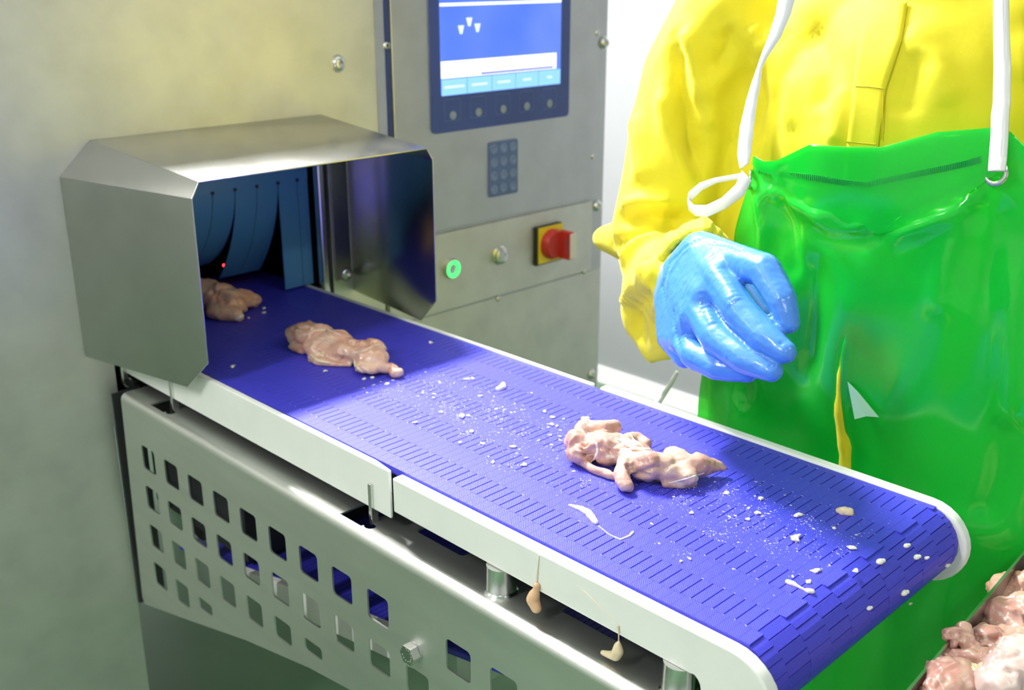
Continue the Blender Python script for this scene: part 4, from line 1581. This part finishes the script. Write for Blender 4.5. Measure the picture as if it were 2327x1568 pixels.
# welded hem: a row of short ribs
b = MB()
HP = [(1725, 388), (1790, 398), (1850, 404), (1910, 414), (1965, 421), (2020, 408), (2080, 396), (2140, 384), (2195, 372), (2230, 362)]
for i in range(len(HP) - 1):
    for k in range(13):
        u_ = HP[i][0] + (HP[i + 1][0] - HP[i][0]) * k / 13
        v_ = HP[i][1] + (HP[i + 1][1] - HP[i][1]) * k / 13
        b.tube([on_apron(u_, v_ - 7, .0045), on_apron(u_, v_ + 7, .0045)], .0010, 5)
b.build('weld_seam', mat('weld_green', (0.008, 0.42, 0.07), .3, coat=.4), AP)
# jacket cloth bulging through the tear
pts = []
for k in range(22):
    vv = .245 + (.54 - .245) * k / 21
    p = apron_pt(.463, vv)
    sh_ = slit_x(p.z) - p.x
    pts.append(Vector((p.x + sh_ + .001, p.y + .004, p.z)))
b = MB()
b.tube(pts, [.0018 + .0085 * min(1, k / 9) + .001 * math.sin(k * 1.9) for k in range(22)], 12)
b.build('jacket_fold', MATS['jacket_yellow'], JK, smooth=60)
# torn flap folded outwards
me = bpy.data.meshes.new('torn_flap')
fp3 = [on_apron(1926, 868, .004), on_apron(1942, 953, .012), on_apron(1968, 946, .014), on_apron(1997, 948, .010), on_apron(1950, 892, .010)]
me.from_pydata([tuple(p) for p in fp3], [], [(0, 1, 2, 4), (2, 3, 4)])
fo = link('torn_flap', me, mat('flap_white', (0.45, 0.80, 0.55), .2, coat=.5, alpha=.7), AP)
so = fo.modifiers.new('thick', 'SOLIDIFY')
so.thickness = .0008
# eyelets and straps


def eyelet(c, nrm_, R, r_):
    q_ = Vector(nrm_).to_track_quat('Z', 'Y')
    v, f = [], []
    for i in range(28):
        a = 2 * PI * i / 28
        for j in range(10):
            t_ = 2 * PI * j / 10
            rr = R + r_ * math.cos(t_)
            v.append(Vector(c) + q_ @ Vector((rr * math.cos(a), rr * math.sin(a), r_ * .7 * math.sin(t_))))
    for i in range(28):
        for j in range(10):
            f.append((i * 10 + j, ((i + 1) % 28) * 10 + j, ((i + 1) % 28) * 10 + (j + 1) % 10, i * 10 + (j + 1) % 10))
    return MB().add(v, f).build('eyelet', MATS['steel_bright'], AP, smooth=60)


eyelet(on_apron(2262, 393, .005), (-.1, -1, .1), .0120, .0034)
eyelet(on_apron(1705, 408, .005), (-.85, -.5, 0), .0110, .0034)
ribbon('neck_strap', [((1772, -30), (1815, -30)), ((1764, 30), (1797, 32)), ((1748, 80), (1775, 84)), ((1732, 120), (1744, 130)), ((1722, 150), (1731, 156)),
                      ((1708, 190), (1727, 196)), ((1696, 230), (1720, 232)), ((1682, 290), (1713, 290)), ((1676, 352), (1706, 352)), ((1682, 385), (1700, 372))],
       MATS['strap_white'], AP, .0014, 5, ys=[.325, .322, .318, .314, .312, .308, .304, .297, .289, .284])
ribbon('neck_strap', [((2258, -30), (2292, -30)), ((2258, 60), (2293, 60)), ((2259, 150), (2297, 150)), ((2257, 236), (2296, 236)), ((2253, 262), (2293, 262)),
                      ((2252, 310), (2291, 310)), ((2248, 360), (2288, 360)), ((2246, 389), (2284, 389))],
       MATS['strap_white'], AP, .003, 5, ys=[.335, .328, .320, .308, .304, .298, .292, .286])
ribbon('strap_loop', [((1690, 393), (1694, 404)), ((1660, 398), (1663, 409)), ((1625, 404), (1628, 416)), ((1590, 416), (1596, 432)), ((1566, 436), (1569, 458)),
                      ((1563, 452), (1566, 478)), ((1576, 466), (1582, 491)), ((1604, 467), (1608, 493)), ((1640, 450), (1650, 474)), ((1672, 420), (1690, 444)), ((1686, 388), (1708, 410))],
       MATS['strap_white'], AP, .0014, 6, ys=[.275, .272, .266, .258, .252, .249, .247, .248, .254, .262, .272])
ribbon('waist_tie', [((1536, 842), (1543, 846)), ((1520, 868), (1532, 870)), ((1500, 895), (1514, 898)), ((1482, 920), (1498, 924)), ((1470, 960), (1486, 962))],
       MATS['strap_white'], AP, .0014, 4, ys=[.36, .37, .38, .38, .38])
# legs, boots, head: outside the picture, so that the figure stands on the floor
b = MB()
for sx in (-1, 1):
    b.chain([(1.02 + sx * .10, .49, .88), (1.02 + sx * .115, .48, .52), (1.02 + sx * .12, .50, .20)], [.115, .085, .075])
link('trousers', remeshed(b, .010, 4, .5, 'trousers'), MATS['jacket_yellow'], WK)
for sx in (-1, 1):
    b = MB()
    b.chain([(1.02 + sx * .12, .50, .30), (1.02 + sx * .12, .50, .075)], [.074, .06])
    b.chain([(1.02 + sx * .12, .52, .05), (1.02 + sx * .125, .38, .045)], [.05, .044])
    bm_ = remeshed(b, .007, 3, .5, 'boot')
    for v in bm_.vertices:
        v.co.z = max(v.co.z, 0.0)
    link('boot', bm_, MATS['boot_white'], WK)
b = MB()
b.cap((1.0, .46, 1.53), (1.0, .455, 1.62), .058, .056)
b.ico((1.0, .455, 1.70), (.075, .092, .115), 3)
b.ico((1.0, .405, 1.655), (.055, .05, .06), 3)
b.cap((1.0, .365, 1.705), (1.0, .352, 1.68), .010, .014)
for sx in (-1, 1):
    b.ico((1.0 + sx * .076, .465, 1.695), (.012, .02, .032), 2)
HDm = link('head', remeshed(b, .005, 4, .5, 'head'), MATS['skin'], WK)
b = MB()
b.cap((.982, .364, 1.645), (1.018, .364, 1.645), .006, .006)
b.build('mouth', mat('lips', (0.45, 0.17, 0.14), .5), HDm, smooth=60)
for sx in (-1, 1):
    MB().ico((1.0 + sx * .031, .372, 1.712), (.014, .008, .008), 2).build('eye', mat('eye_dark', (0.05, 0.035, 0.03), .2), HDm, smooth=60)
b = MB()
b.ico((1.0, .47, 1.745), (.088, .102, .09), 3)
link('cap', remeshed(b, .006, 2, .5, 'cap'), MATS['cap_white'], HDm)
